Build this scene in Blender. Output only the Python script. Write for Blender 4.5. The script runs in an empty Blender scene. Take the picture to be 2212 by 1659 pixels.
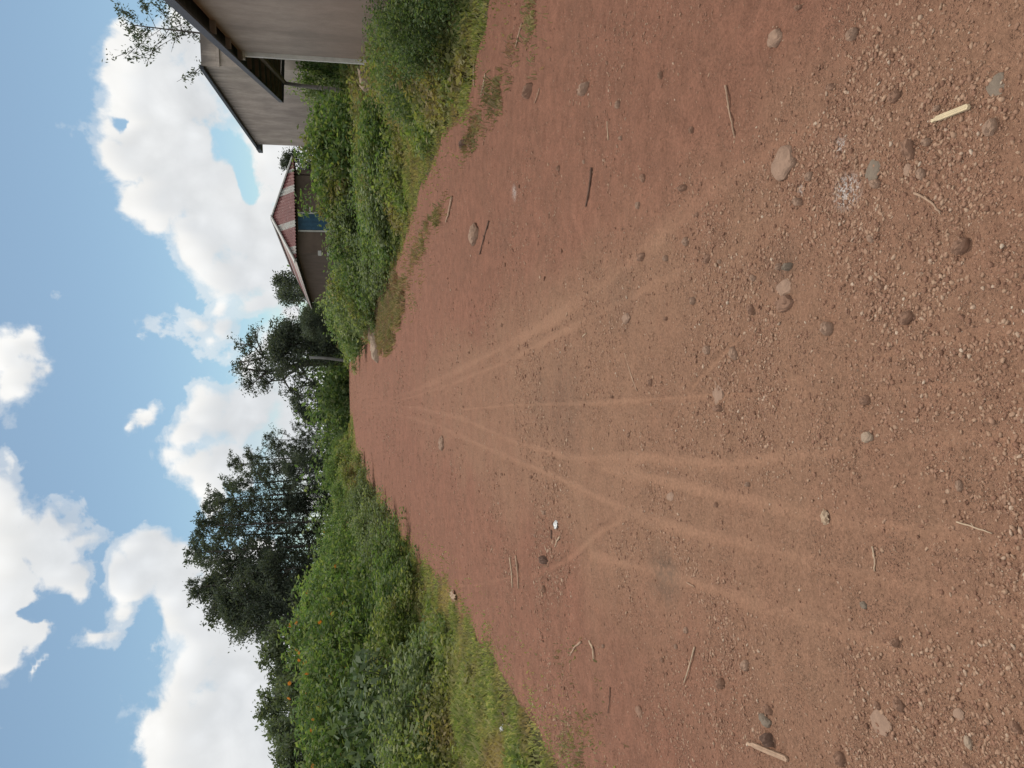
import bpy, math, random
import numpy as np
from mathutils import Vector, Matrix

C = bpy.context.scene.collection
PI = math.pi
R = math.radians

# ------------------------------------------------------------------ camera
PITCH, ROLL, CAM_H = R(12.8), R(1.5), 1.55
FPX = 1661.0                      # focal length for a 2212 px long side
Fv = Vector((0, math.cos(PITCH), -math.sin(PITCH)))
R0 = Vector((1, 0, 0)); U0 = Vector((0, math.sin(PITCH), math.cos(PITCH)))
Uv = U0*math.cos(ROLL) + R0*math.sin(ROLL)
Rv = R0*math.cos(ROLL) - U0*math.sin(ROLL)
cam_d = bpy.data.cameras.new('camera'); cam = bpy.data.objects.new('camera', cam_d); C.objects.link(cam)
X, Y, Z = -Uv, Rv, -Fv            # the phone was held upright: the picture lies on its side
cam.matrix_world = Matrix(((X.x, Y.x, Z.x, 0), (X.y, Y.y, Z.y, 0), (X.z, Y.z, Z.z, CAM_H), (0, 0, 0, 1)))
cam_d.sensor_width = 36; cam_d.lens = 36*FPX/2212
cam_d.clip_start = 0.05; cam_d.clip_end = 6000
bpy.context.scene.camera = cam

def ray(x, y):                    # photo position (2212 x 1659 scale) -> direction in the place
    a = (829.5 - y)/FPX; b = (1106 - x)/FPX
    return Fv + Rv*a + Uv*b

# ------------------------------------------------------------------ light
SUN_EL, SUN_AZ = R(58), R(10)     # azimuth from +y towards +x
sc = bpy.context.scene
sc.view_settings.view_transform = 'Standard'; sc.view_settings.look = 'None'
sc.view_settings.exposure = 0.0; sc.view_settings.gamma = 1
sun_d = bpy.data.lights.new('sun', 'SUN'); sun_d.energy = 2.5; sun_d.angle = R(1.5); sun_d.color = (1, 0.93, 0.83)
sun = bpy.data.objects.new('sun', sun_d); C.objects.link(sun)
sdir = Vector((math.sin(SUN_AZ)*math.cos(SUN_EL), math.cos(SUN_AZ)*math.cos(SUN_EL), math.sin(SUN_EL)))
sun.rotation_euler = sdir.to_track_quat('Z', 'Y').to_euler()

# node helper
class NT:
    def __init__(s, tree): s.t = tree; s.n = tree.nodes; s.l = tree.links
    def node(s, kind, ins=None, **kw):
        n = s.n.new(kind)
        for k, v in kw.items(): setattr(n, k, v)
        for k, v in (ins or {}).items():
            if isinstance(v, bpy.types.NodeSocket): s.l.new(v, n.inputs[k])
            else: n.inputs[k].default_value = v
        return n
    def math(s, op, a, b=0.0, c=0.0, clamp=False):
        n = s.node('ShaderNodeMath', {0: a, 1: b, 2: c}, operation=op); n.use_clamp = clamp; return n.outputs[0]
    def noise(s, vec, scale, detail=4, rough=0.55, **kw):
        return s.node('ShaderNodeTexNoise', {'Vector': vec, 'Scale': scale, 'Detail': detail, 'Roughness': rough}, **kw).outputs[0]
    def mr(s, v, a, b, c=0.0, d=1.0, smooth=False):
        n = s.node('ShaderNodeMapRange', {0: v, 1: a, 2: b, 3: c, 4: d}); n.clamp = True
        if smooth: n.interpolation_type = 'SMOOTHSTEP'
        return n.outputs[0]
    def mix(s, f, a, b, blend='MIX'):
        n = s.node('ShaderNodeMix', data_type='RGBA', blend_type=blend)
        for k, v in ((0, f), (6, a), (7, b)):
            if isinstance(v, bpy.types.NodeSocket): s.l.new(v, n.inputs[k])
            else: n.inputs[k].default_value = v if k == 0 else (tuple(v)+(1,) if len(v) == 3 else v)
        return n.outputs[2]
    def ramp(s, f, stops):
        n = s.node('ShaderNodeValToRGB', {0: f}); e = n.color_ramp.elements
        e[0].position, e[0].color = stops[0][0], tuple(stops[0][1])+(1,)
        e[1].position, e[1].color = stops[-1][0], tuple(stops[-1][1])+(1,)
        for p, c in stops[1:-1]:
            x = e.new(p); x.color = tuple(c)+(1,)
        return n.outputs[0]

world = bpy.data.worlds.new('World'); sc.world = world; world.use_nodes = True
w = NT(world.node_tree); w.n.clear()
sky = w.node('ShaderNodeTexSky', sky_type='NISHITA', sun_disc=False, sun_elevation=SUN_EL, sun_rotation=SUN_AZ,
             air_density=1.0, dust_density=1.2, ozone_density=1.5, altitude=1500)
geo = w.node('ShaderNodeTexCoord').outputs['Generated']
sep = w.node('ShaderNodeSeparateXYZ', {0: geo})
az = w.math('ARCTAN2', sep.outputs[0], sep.outputs[1]); el = w.math('ARCSINE', sep.outputs[2])
p2 = w.node('ShaderNodeCombineXYZ', {0: az, 1: el, 2: 0.0}).outputs[0]
# cumulus banks, each as a place in the sky: photo x, y, radii along x and y, turn
BL = [(272,62,26,30,0),(320,120,66,60,0),(300,200,70,60,0),(250,250,42,40,0),(255,310,48,55,0),(340,290,120,90,0),(420,250,120,110,0),
      (270,400,40,48,0),(350,400,95,90,0),(450,400,120,110,0),(330,470,45,40,20),(430,510,90,60,30),(540,470,110,110,0),(500,580,90,70,25),
      (590,560,90,110,0),(560,660,60,35,0),(620,680,40,40,0),(480,120,130,90,0),(600,240,70,150,0),
      (330,706,27,24,0),(420,685,48,38,0),(455,640,38,30,0),(480,690,38,45,0),(485,745,24,20,0),(440,720,40,22,0),
      (450,820,48,40,0),(400,880,24,30,0),(430,930,55,50,0),(395,985,34,26,0),(470,860,70,70,0),(540,900,120,110,0),(455,1050,45,45,30),
      (450,1010,50,50,0),(600,780,60,70,0),(520,1000,80,60,0),
      (20,775,50,50,0),(60,770,36,44,0),(40,840,50,45,0),(30,890,20,20,0),
      (-20,1150,60,130,0),(60,1150,70,80,0),(140,1110,60,45,0),(190,1165,44,34,0),(120,1200,70,70,0),(165,1270,55,50,0),(20,1290,50,90,0),
      (0,1380,70,60,0),(95,1385,28,30,0),(310,1190,60,42,0),(290,1250,70,60,0),(350,1210,55,45,0),(240,1370,50,20,-40),(275,1320,40,40,0),
      (115,1452,28,11,-30),(390,1250,60,80,0),
      (410,1330,70,60,0),(400,1450,55,80,0),(390,1560,55,90,0),(480,1400,120,120,0),(500,1560,150,140,0),(400,1650,60,60,0),(560,1330,80,90,0),
      (620,1450,120,120,0),(620,1640,90,90,0),(500,1240,90,70,0),(430,1300,60,50,0),(700,1000,120,140,0),(650,880,75,120,0),(560,800,60,60,0),(640,760,60,60,0),(480,1780,130,120,0),
      (138,645,16,15,0),(312,895,26,34,0),(10,1000,14,40,0),(15,1560,14,12,0),(245,150,14,10,0),
      (700,1500,120,200,0),(700,400,90,260,0),(700,620,60,100,0)]
def azel(x, y):
    d = ray(x, y).normalized(); return math.atan2(d.x, d.y), math.asin(d.z)
# generic unseen cloud away from the view, brightened to boost ambient light; the clouds in view stand on the sky backdrop below
fb = w.noise(geo, 3.0, 8, 0.6)
mask = w.math('MAXIMUM', w.mr(w.math('ABSOLUTE', az), 0.95, 1.25), w.mr(el, 0.62, 0.75))
cov = w.math('MULTIPLY', w.mr(fb, 0.44, 0.56, smooth=True), mask)
skyt = w.mix(1.0, sky.outputs[0], (0.88, 1.0, 0.93), 'MULTIPLY')
skyt = w.mix(0.22, skyt, (3.3, 3.9, 4.2))
skyb = w.node('ShaderNodeBackground', {0: skyt, 1: 0.115})
clb = w.node('ShaderNodeBackground', {0: (0.90, 0.88, 0.85, 1), 1: 1.75})
mx = w.node('ShaderNodeMixShader', {0: cov, 1: skyb.outputs[0], 2: clb.outputs[0]})
wo = w.node('ShaderNodeOutputWorld', {0: mx.outputs[0]})
world.cycles.sampling_method = 'MANUAL'; world.cycles.sample_map_resolution = 1024

# ------------------------------------------------------------------ noise in numpy
def vnoise(x, y, seed=0):
    xi = np.floor(x).astype(np.int64); yi = np.floor(y).astype(np.int64); xf = x-xi; yf = y-yi
    def h(a, b):
        n = (a*374761393 + b*668265263 + seed*1274126177) & 0xffffffff
        n = ((n ^ (n >> 13))*1274126177) & 0xffffffff
        return ((n ^ (n >> 16)) & 0xffff)/65535.0
    u = xf*xf*(3-2*xf); v = yf*yf*(3-2*yf)
    return (h(xi, yi)*(1-u)+h(xi+1, yi)*u)*(1-v) + (h(xi, yi+1)*(1-u)+h(xi+1, yi+1)*u)*v
def fbm(x, y, o=4, seed=0):
    s = 0; a = 1; t = 0
    for i in range(o):
        s = s + a*vnoise(x*2**i+17*i, y*2**i-9*i, seed+i); t += a; a *= .5
    return s/t
def sm(a, b, x):
    t = np.clip((x-a)/(b-a), 0, 1); return t*t*(3-2*t)

# ------------------------------------------------------------------ terrain
def gz(x, y):
    x = np.asarray(x, float); y = np.asarray(y, float)
    z = 0.62*sm(20, 62, y) - np.where(y > 62, np.minimum(np.maximum(y-62, 0)**1.3*0.02, 5.0), 0)
    side = np.abs(x-0.3)
    z = z + 0.22*sm(4.3, 9, side)*sm(-5, 10, y) + 0.12*(fbm(x*.25, y*.25, 3, 7)-.5)*sm(3.4, 6, side)
    return z
def gzf(x, y): return float(gz(x, y))
def gp(x, y, dz=0.0):             # photo position -> point on the ground
    d = ray(x, y); t = 0.5; p = Vector((0, 0, CAM_H))
    lo, hi = 0.5, None
    while t < 400:
        q = p + d*t
        if q.z < gzf(q.x, q.y): hi = t; break
        lo = t; t *= 1.03
    if hi is None: hi = 400
    for _ in range(25):
        m = (lo+hi)/2; q = p+d*m
        if q.z < gzf(q.x, q.y): hi = m
        else: lo = m
    q = p+d*hi; return Vector((q.x, q.y, gzf(q.x, q.y)+dz))
def pz(x, y, z):                  # photo position -> point at height z
    d = ray(x, y); t = (z-CAM_H)/d.z; return Vector((0, 0, CAM_H))+d*t
def pd(x, y, depth):              # photo position -> point at depth y
    d = ray(x, y); return Vector((0, 0, CAM_H))+d*(depth/d.y)

LE = [gp(*q) for q in [(1330,1655),(1210,1640),(1130,1500),(1045,1380),(960,1260),(870,1160),(800,1050),(770,970),(762,900)]]
RE = [gp(*q) for q in [(1060,0),(1030,130),(1000,250),(940,340),(900,440),(862,560),(815,640),(785,720),(765,780)]]
ly = np.array([0]+[p.y for p in LE[1:]]+[150]); lx = np.array([LE[1].x-.2]+[p.x for p in LE[1:]]+[-4.5])
ry = np.array([0]+[p.y for p in RE]+[150]); rx = np.array([RE[0].x+.1]+[p.x for p in RE]+[3.0])
o = np.argsort(ly); ly, lx = ly[o], lx[o]; o = np.argsort(ry); ry, rx = ry[o], rx[o]
def edgeL(y): return np.interp(y, ly, lx)
def edgeR(y): return np.interp(y, ry, rx)
print('left edge', [(round(a, 1), round(b, 1)) for a, b in zip(ly, lx)])
print('right edge', [(round(a, 1), round(b, 1)) for a, b in zip(ry, rx)])

# ------------------------------------------------------------------ mesh helpers
def np_mesh(name, verts, faces, mat=None, smooth=False, parent=None, attrs=None, k=None):
    """faces: (n,k) int array"""
    me = bpy.data.meshes.new(name)
    verts = np.asarray(verts, np.float32); faces = np.asarray(faces, np.int32)
    n, k = faces.shape
    me.vertices.add(len(verts)); me.vertices.foreach_set('co', verts.ravel())
    me.loops.add(n*k); me.loops.foreach_set('vertex_index', faces.ravel())
    me.polygons.add(n); me.polygons.foreach_set('loop_start', np.arange(0, n*k, k, dtype=np.int32))
    me.polygons.foreach_set('loop_total', np.full(n, k, np.int32))
    if smooth: me.polygons.foreach_set('use_smooth', np.ones(n, bool))
    for an, av in (attrs or {}).items():
        a = me.attributes.new(an, 'FLOAT', 'POINT'); a.data.foreach_set('value', np.asarray(av, np.float32))
    me.update(calc_edges=True)
    ob = bpy.data.objects.new(name, me); C.objects.link(ob)
    if mat: me.materials.append(mat)
    if parent is not None: ob.parent = parent
    return ob
class MB:
    def __init__(s): s.v = []; s.f = []; s.mi = []
    def add(s, vs, fs, m=0):
        b = len(s.v); s.v += [tuple(v) for v in vs]; s.f += [tuple(i+b for i in f) for f in fs]; s.mi += [m]*len(fs)
    def quad(s, a, b, c, d, m=0): s.add([a, b, c, d], [(0, 1, 2, 3)], m)
    def prism(s, poly, vec, m=0):   # extrude polygon (list of Vector) along vec
        n = len(poly); vs = list(poly)+[p+vec for p in poly]
        fs = [tuple(range(n))[::-1], tuple(range(n, 2*n))]+[(i, (i+1) % n, n+(i+1) % n, n+i) for i in range(n)]
        s.add(vs, fs, m)
    def bar(s, a, b, wd, ht, m=0, up=Vector((0, 0, 1))):
        d = (b-a).normalized(); sd = d.cross(up)
        sd = sd.normalized() if sd.length > 1e-4 else Vector((1, 0, 0)); u = sd.cross(d).normalized()
        q = [a+sd*wd/2*i+u*ht/2*j for i, j in ((-1, -1), (1, -1), (1, 1), (-1, 1))]
        s.prism(q, b-a, m)
    def tube(s, pts, rad, n=8, m=0, jit=0, rng=None):
        rings = []
        for i, p in enumerate(pts):
            d = (pts[min(i+1, len(pts)-1)]-pts[max(i-1, 0)]).normalized()
            a = d.cross(Vector((0.3, 0.9, 0.1))).normalized(); b = d.cross(a)
            rings.append([p+(a*math.cos(t)+b*math.sin(t))*rad[i]*(1+(rng.uniform(-jit, jit) if rng else 0)) for t in [2*PI*k/n for k in range(n)]])
        vs = [v for r in rings for v in r]; fs = []
        for i in range(len(pts)-1):
            for k in range(n): fs.append((i*n+k, i*n+(k+1) % n, (i+1)*n+(k+1) % n, (i+1)*n+k))
        fs += [tuple(range(n))[::-1], tuple(range((len(pts)-1)*n, len(pts)*n))]
        s.add(vs, fs, m)
    def build(s, name, mats, parent=None, smooth=False, origin=None):
        me = bpy.data.meshes.new(name)
        o = origin or Vector((0, 0, 0))
        me.from_pydata([(v[0]-o.x, v[1]-o.y, v[2]-o.z) for v in s.v], [], s.f)
        for m in (mats if isinstance(mats, (list, tuple)) else [mats]): me.materials.append(m)
        me.polygons.foreach_set('material_index', s.mi)
        if smooth: me.polygons.foreach_set('use_smooth', [True]*len(s.f))
        me.update()
        ob = bpy.data.objects.new(name, me); C.objects.link(ob)
        if origin: ob.location = o
        if parent is not None: ob.parent = parent
        return ob
def tag(o, label=None, cat=None, group=None, kind=None):
    for k, v in (('label', label), ('category', cat), ('group', group), ('kind', kind)):
        if v: o[k] = v
    return o
def empty(name, loc=(0, 0, 0), rz=0):
    e = bpy.data.objects.new(name, None); C.objects.link(e); e.location = loc; e.rotation_euler = (0, 0, rz)
    e.empty_display_size = .2; return e
def copy_tree(o, parent=None):
    c = o.copy(); C.objects.link(c); c.parent = parent
    for ch in list(o.children): copy_tree(ch, c)
    return c

# ------------------------------------------------------------------ materials
def new_mat(name):
    m = bpy.data.materials.new(name); m.use_nodes = True; t = NT(m.node_tree); t.n.clear()
    out = t.node('ShaderNodeOutputMaterial')
    return m, t, out
def leaf_mat(name, c1, c2, c3=None, trans=0.35, patch=None, rough=0.55, pscale=0.8):
    m, t, out = new_mat(name)
    g = t.node('ShaderNodeNewGeometry'); oi = t.node('ShaderNodeObjectInfo')
    rnd = g.outputs['Random Per Island']
    col = t.ramp(rnd, [(0, c1), (.55, c2), (1, c3 or c2)])
    pos = g.outputs['Position']
    if patch:
        pn = t.noise(pos, pscale, 3, .5); col = t.mix(t.mr(pn, .47, .64, 0, .8), col, patch)
    br = t.noise(pos, 2.3, 2, .5); v = t.mr(br, .3, .7, .75, 1.25)
    col = t.mix(1.0, col, t.node('ShaderNodeCombineColor', {0: v, 1: v, 2: v}).outputs[0], 'MULTIPLY')
    ov = t.mr(oi.outputs['Random'], 0, 1, .8, 1.2)
    col = t.mix(1.0, col, t.node('ShaderNodeCombineColor', {0: t.math('MULTIPLY', ov, 1.12), 1: ov, 2: t.math('MULTIPLY', ov, 1.10)}).outputs[0], 'MULTIPLY')
    b = t.node('ShaderNodeBsdfPrincipled', {'Base Color': col, 'Roughness': rough+.15, 'Specular IOR Level': .12})
    tr = t.node('ShaderNodeBsdfTranslucent', {0: t.mix(1.0, col, (1.15, 1.25, .55), 'MULTIPLY')})
    mx = t.node('ShaderNodeMixShader', {0: trans, 1: b.outputs[0], 2: tr.outputs[0]})
    t.l.new(mx.outputs[0], out.inputs[0]); return m
def plain(name, col, rough=.8, var=.25, scale=8, col2=None, bump=0.0, bscale=60, metal=0):
    m, t, out = new_mat(name)
    pos = t.node('ShaderNodeTexCoord').outputs['Object']
    n = t.noise(pos, scale, 6, .6)
    c = t.mix(t.mr(n, .35, .65), col, col2 or tuple(x*(1-var) for x in col))
    ins = {'Base Color': c, 'Roughness': rough, 'Specular IOR Level': .25, 'Metallic': metal}
    b = t.node('ShaderNodeBsdfPrincipled', ins)
    if bump:
        bp = t.node('ShaderNodeBump', {'Height': t.noise(pos, bscale, 6, .6), 'Strength': bump, 'Distance': .01})
        t.l.new(bp.outputs[0], b.inputs['Normal'])
    t.l.new(b.outputs[0], out.inputs[0]); return m

# ------------------------------------------------------------------ sky backdrop carrying the cumulus
def sky_mat():
    m, t, out = new_mat('clouds'); m.cycles.emission_sampling = 'NONE'
    pos = t.node('ShaderNodeTexCoord').outputs['Object']
    nv = t.node('ShaderNodeVectorMath', {0: pos}, operation='NORMALIZE').outputs[0]
    at = t.node('ShaderNodeAttribute', attribute_name='cloud').outputs['Fac']
    shd = t.node('ShaderNodeAttribute', attribute_name='soft').outputs['Fac']
    wrp = t.node('ShaderNodeTexNoise', {'Vector': nv, 'Scale': 9.0, 'Detail': 2.0})
    wv = t.node('ShaderNodeVectorMath', {0: wrp.outputs[1], 1: (.05, .05, .05), 2: nv}, operation='MULTIPLY_ADD').outputs[0]
    n1 = t.noise(wv, 20, 8, .56); n2 = t.noise(wv, 70, 6, .6); n3 = t.noise(nv, 5, 3, .5)
    vo = t.node('ShaderNodeTexVoronoi', {'Vector': wv, 'Scale': 42.0}, feature='SMOOTH_F1').outputs['Distance']
    d = t.math('ADD', t.math('MULTIPLY', at, 1.35), t.math('MULTIPLY_ADD', n1, 1.9, -.93))
    d = t.math('ADD', d, t.math('MULTIPLY_ADD', n2, .6, -.30))
    d = t.math('ADD', d, t.math('MULTIPLY_ADD', vo, -.30, .09))
    wide = t.mr(n3, .38, .60, .20, .95)
    cov = t.mr(t.math('DIVIDE', d, wide), .0, 1.0, smooth=True)
    wisp = t.math('MULTIPLY', t.mr(t.math('ADD', d, t.math('MULTIPLY_ADD', n2, 1.2, -.6)), -.16, .3, smooth=True), t.mr(n3, .42, .6, .05, .5))
    cov = t.math('MAXIMUM', cov, wisp)
    thick = t.mr(t.math('ADD', shd, t.math('MULTIPLY_ADD', n1, .9, -.45)), .15, 1.0, smooth=True)
    g = t.math('MULTIPLY', thick, t.mr(n3, .36, .60, .55, 1.0))
    lump = t.math('ADD', t.mr(n1, .3, .7, -.06, .06), t.mr(vo, .1, .6, .03, -.04))
    col = t.mix(g, (.96, .955, .935), (.74, .765, .79))
    col = t.mix(1.0, col, t.node('ShaderNodeCombineColor', {0: lump, 1: lump, 2: lump}).outputs[0], 'ADD')
    em = t.node('ShaderNodeEmission', {0: col, 1: 1.0}); tr = t.node('ShaderNodeBsdfTransparent')
    mx = t.node('ShaderNodeMixShader', {0: cov, 1: tr.outputs[0], 2: em.outputs[0]})
    t.l.new(mx.outputs[0], out.inputs[0]); return m
na, ne = 420, 230
AZ = np.linspace(-1.15, 1.15, na); EL = np.linspace(-.12, .66, ne); A_, E_ = np.meshgrid(AZ, EL)
wa = A_+.075*(fbm(A_*13, E_*13, 4, 91)-.5); we = E_+.065*(fbm(A_*13+50, E_*13, 4, 92)-.5)
fld = np.full(A_.shape, -3.0); sf_ = np.full(A_.shape, -3.0)
for x, y, rx_, ry_, rot in BL:
    a, e = azel(x, y); ca = 1/max(math.cos(e), .3); ra, re = ry_/FPX*ca*1.03, rx_/FPX*1.03; t_r = R(-rot)
    dx, dy = wa-a, we-e; u_ = (dx*math.cos(t_r)+dy*math.sin(t_r))/ra; v_ = (-dx*math.sin(t_r)+dy*math.cos(t_r))/re
    q = 1-np.hypot(u_, v_); q = np.where(q > 0, q*min(1.15, (rx_+ry_)/2/42-.12), q*1.3); k_ = .12; hh = np.maximum(k_-np.abs(fld-q), 0)/k_
    fld = np.maximum(fld, q)+hh*hh*k_*.25
    q2 = q*min(1, (rx_+ry_)/140); sf_ = np.maximum(sf_, q2)
for x, y, rx_, ry_ in [(522,350,42,32),(548,388,26,34),(275,240,20,15),(228,1288,26,62),(118,1335,42,18),(250,1120,34,46),(395,1120,30,30),(330,1345,26,36)]:
    a, e = azel(x, y); fld = fld-1.0*np.maximum(0, 1-np.hypot((wa-a)/(ry_/FPX*1.15), (we-e)/(rx_/FPX*1.15)))
rb = random.Random(5)
for _ in range(16):               # banks to either side of the picture
    a = rb.choice((-1, 1))*rb.uniform(.62, 1.1); e = rb.uniform(.02, .55); ra, re = rb.uniform(.08, .25), rb.uniform(.04, .12)
    fld = np.maximum(fld, 1-np.hypot((wa-a)/ra, (we-e)/re))
# how much cloud stands between each spot and the sun above it
shade = np.zeros_like(fld); cf = np.clip(fld+.7*(fbm(A_*14, E_*16, 4, 93)-.5), 0, .6)
de = EL[1]-EL[0]
for k in range(1, 26):
    up_ = np.zeros_like(cf); up_[:-k] = cf[k:]; shade += up_*math.exp(-k/11)
shade = shade/ (11*.42)
shade = shade*(.8+.4*fbm(A_*6, E_*10, 3, 95))
RS = 2600
Vd = np.stack([RS*np.sin(A_)*np.cos(E_), RS*np.cos(A_)*np.cos(E_), RS*np.sin(E_)+CAM_H], -1).reshape(-1, 3)
ii = np.arange(na-1)[None, :]+np.arange(ne-1)[:, None]*na
Fd = np.stack([ii, ii+1, ii+na+1, ii+na], -1).reshape(-1, 4)
tag(np_mesh('sky', Vd, Fd, sky_mat(), True, attrs={'cloud': np.maximum(fld, -1).ravel(), 'soft': shade.ravel()}), kind='structure')

G_LEAF = leaf_mat('weed_leaves', (0.091, 0.152, 0.046), (0.152, 0.220, 0.071), (0.268, 0.317, 0.122), .42, patch=(0.244, 0.201, 0.098), pscale=.7)
G_LEAF2 = leaf_mat('shrub_leaves', (0.076, 0.144, 0.055), (0.128, 0.201, 0.083), (0.220, 0.281, 0.128), .42)
G_TITH = leaf_mat('sunflower_bush_leaves', (0.071, 0.140, 0.046), (0.122, 0.201, 0.071), (0.232, 0.293, 0.116), .44)
G_PALE = leaf_mat('pale_shrub_leaves', (0.116, 0.177, 0.079), (0.177, 0.244, 0.116), (0.281, 0.342, 0.177), .42)
G_BROAD = leaf_mat('broad_leaves', (.065, .11, .050), (.095, .14, .07), (.14, .19, .11), .3, rough=.7)
G_TREE = leaf_mat('tree_leaves', (.048, .072, .052), (.072, .096, .068), (.10, .128, .088), .32, rough=.6)  # slight bluish grey painted in, standing for distance haze
G_DRY = leaf_mat('thin_dry_grass', (0.183, 0.201, 0.091), (0.256, 0.256, 0.122), (0.403, 0.329, 0.207), .3, patch=(0.317, 0.207, 0.140), pscale=2.5)
G_GRASS = leaf_mat('grass_blades', (0.159, 0.220, 0.067), (0.232, 0.281, 0.104), (0.378, 0.378, 0.189), .42, patch=(0.329, 0.262, 0.146), pscale=1.1)
BARK = plain('bark', (.10, .085, .075), .9, .4, 5)
BARKL = plain('pale_bark', (.17, .17, .16), .9, .3, 5)
STEM = plain('stem', (.09, .10, .045), .8, .3, 9)
FLOWER = plain('flower_orange', (.80, .30, .03), .6, .25, 30)

# soil: reddish clay, paler gravelly middle, wheel tracks, ash patches
def road_mat():
    m, t, out = new_mat('red_dirt')
    g = t.node('ShaderNodeNewGeometry'); pos = g.outputs['Position']
    tan = t.node('ShaderNodeAttribute', attribute_name='tan').outputs['Fac']
    trk = t.node('ShaderNodeAttribute', attribute_name='track').outputs['Fac']
    ash = t.node('ShaderNodeAttribute', attribute_name='ash').outputs['Fac']
    soot = t.node('ShaderNodeAttribute', attribute_name='soot').outputs['Fac']
    n1 = t.noise(pos, 1.6, 6, .6); n2 = t.noise(pos, 9, 6, .65); n3 = t.noise(pos, 70, 5, .7); n4 = t.noise(pos, 260, 3, .7)
    red = t.mix(t.mr(n1, .35, .65), (.250, .120, .079), (.200, .093, .062))
    tn = t.mix(t.mr(n2, .35, .65), (.300, .172, .110), (.238, .133, .085))
    tf = t.math('ADD', tan, t.math('MULTIPLY_ADD', n1, .9, -.45), clamp=True)
    c = t.mix(tf, red, tn)
    c = t.mix(t.math('MULTIPLY', trk, .11), c, (.31, .178, .112))
    v = t.math('MULTIPLY', t.mr(n2, .3, .7, .82, 1.18), t.mr(n3, .30, .70, .74, 1.26))
    v = t.math('MULTIPLY', v, t.mr(n4, .3, .7, .85, 1.15))
    c = t.mix(1.0, c, t.node('ShaderNodeCombineColor', {0: v, 1: v, 2: v}).outputs[0], 'MULTIPLY')
    # grit: tiny pale and dark grains
    vo = t.node('ShaderNodeTexVoronoi', {'Vector': pos, 'Scale': 130.0, 'Randomness': 1.0})
    gr = t.math('MULTIPLY', t.mr(vo.outputs['Distance'], .16, .34, 1, 0), t.mr(t.noise(pos, 6, 3, .6), .42, .62))
    gcol = t.ramp(t.node('ShaderNodeSeparateColor', {0: vo.outputs['Color']}).outputs[0],
                  [(0, (.09, .05, .038)), (.35, (.18, .095, .065)), (.75, (.32, .20, .135)), (1, (.48, .36, .27))])
    grk = t.math('MULTIPLY', gr, t.math('SUBTRACT', 1.0, t.math('MULTIPLY', trk, .85)))
    c = t.mix(t.math('MULTIPLY', grk, .6), c, gcol)
    af = t.math('MULTIPLY', ash, t.mr(t.noise(pos, 90, 5, .7), .38, .6)); c = t.mix(af, c, (.62, .58, .54))
    sf = t.math('MULTIPLY', soot, t.mr(t.noise(pos, 30, 5, .7), .3, .62)); c = t.mix(t.math('MULTIPLY', sf, .75), c, (.095, .075, .058))
    b = t.node('ShaderNodeBsdfPrincipled', {'Base Color': c, 'Roughness': .95, 'Specular IOR Level': .1})
    h = t.math('ADD', t.math('MULTIPLY', n3, .5), t.math('MULTIPLY', n4, .16))
    h = t.math('ADD', h, t.math('MULTIPLY', grk, .35))
    h = t.math('MULTIPLY', h, t.math('SUBTRACT', 1.0, t.math('MULTIPLY', trk, .6)))
    h = t.math('ADD', h, t.math('MULTIPLY', n2, 1.2))
    bp = t.node('ShaderNodeBump', {'Height': h, 'Strength': 1.0, 'Distance': .018})
    t.l.new(bp.outputs[0], b.inputs['Normal']); t.l.new(b.outputs[0], out.inputs[0]); return m
ROAD = road_mat()
def ground_mat():
    m, t, out = new_mat('verge_soil')
    pos = t.node('ShaderNodeNewGeometry').outputs['Position']
    n1 = t.noise(pos, .8, 6, .6); n2 = t.noise(pos, 14, 6, .7)
    c = t.mix(t.mr(n1, .35, .65), (.10, .115, .04), (.16, .12, .06))
    c = t.mix(t.mr(n2, .35, .7), c, (.06, .07, .03))
    b = t.node('ShaderNodeBsdfPrincipled', {'Base Color': c, 'Roughness': .95, 'Specular IOR Level': .1})
    bp = t.node('ShaderNodeBump', {'Height': n2, 'Strength': 1, 'Distance': .05})
    t.l.new(bp.outputs[0], b.inputs['Normal']); t.l.new(b.outputs[0], out.inputs[0]); return m
GROUND = ground_mat()

# ------------------------------------------------------------------ ground and road
def grid(xs, ys, zf):
    Xg, Yg = np.meshgrid(xs, ys); Zg = zf(Xg, Yg)
    v = np.stack([Xg, Yg, Zg], -1).reshape(-1, 3); nx, ny = len(xs), len(ys)
    i = np.arange(nx-1)[None, :]+np.arange(ny-1)[:, None]*nx
    f = np.stack([i, i+1, i+nx+1, i+nx], -1).reshape(-1, 4); return v, f, Xg, Yg
xs = np.concatenate([-np.geomspace(1500, 40, 14), np.linspace(-36, 36, 110), np.geomspace(40, 1500, 14)])
ys = np.concatenate([-np.geomspace(1500, 8, 12), np.linspace(-6, 150, 220), np.geomspace(155, 1500, 14)])
v, f, _, _ = grid(xs, ys, lambda x, y: gz(x, y)-.05-.03*((x > edgeL(y)-.4) & (x < edgeR(y)+.4)))
tag(np_mesh('ground', v, f, GROUND, True), kind='structure')

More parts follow.
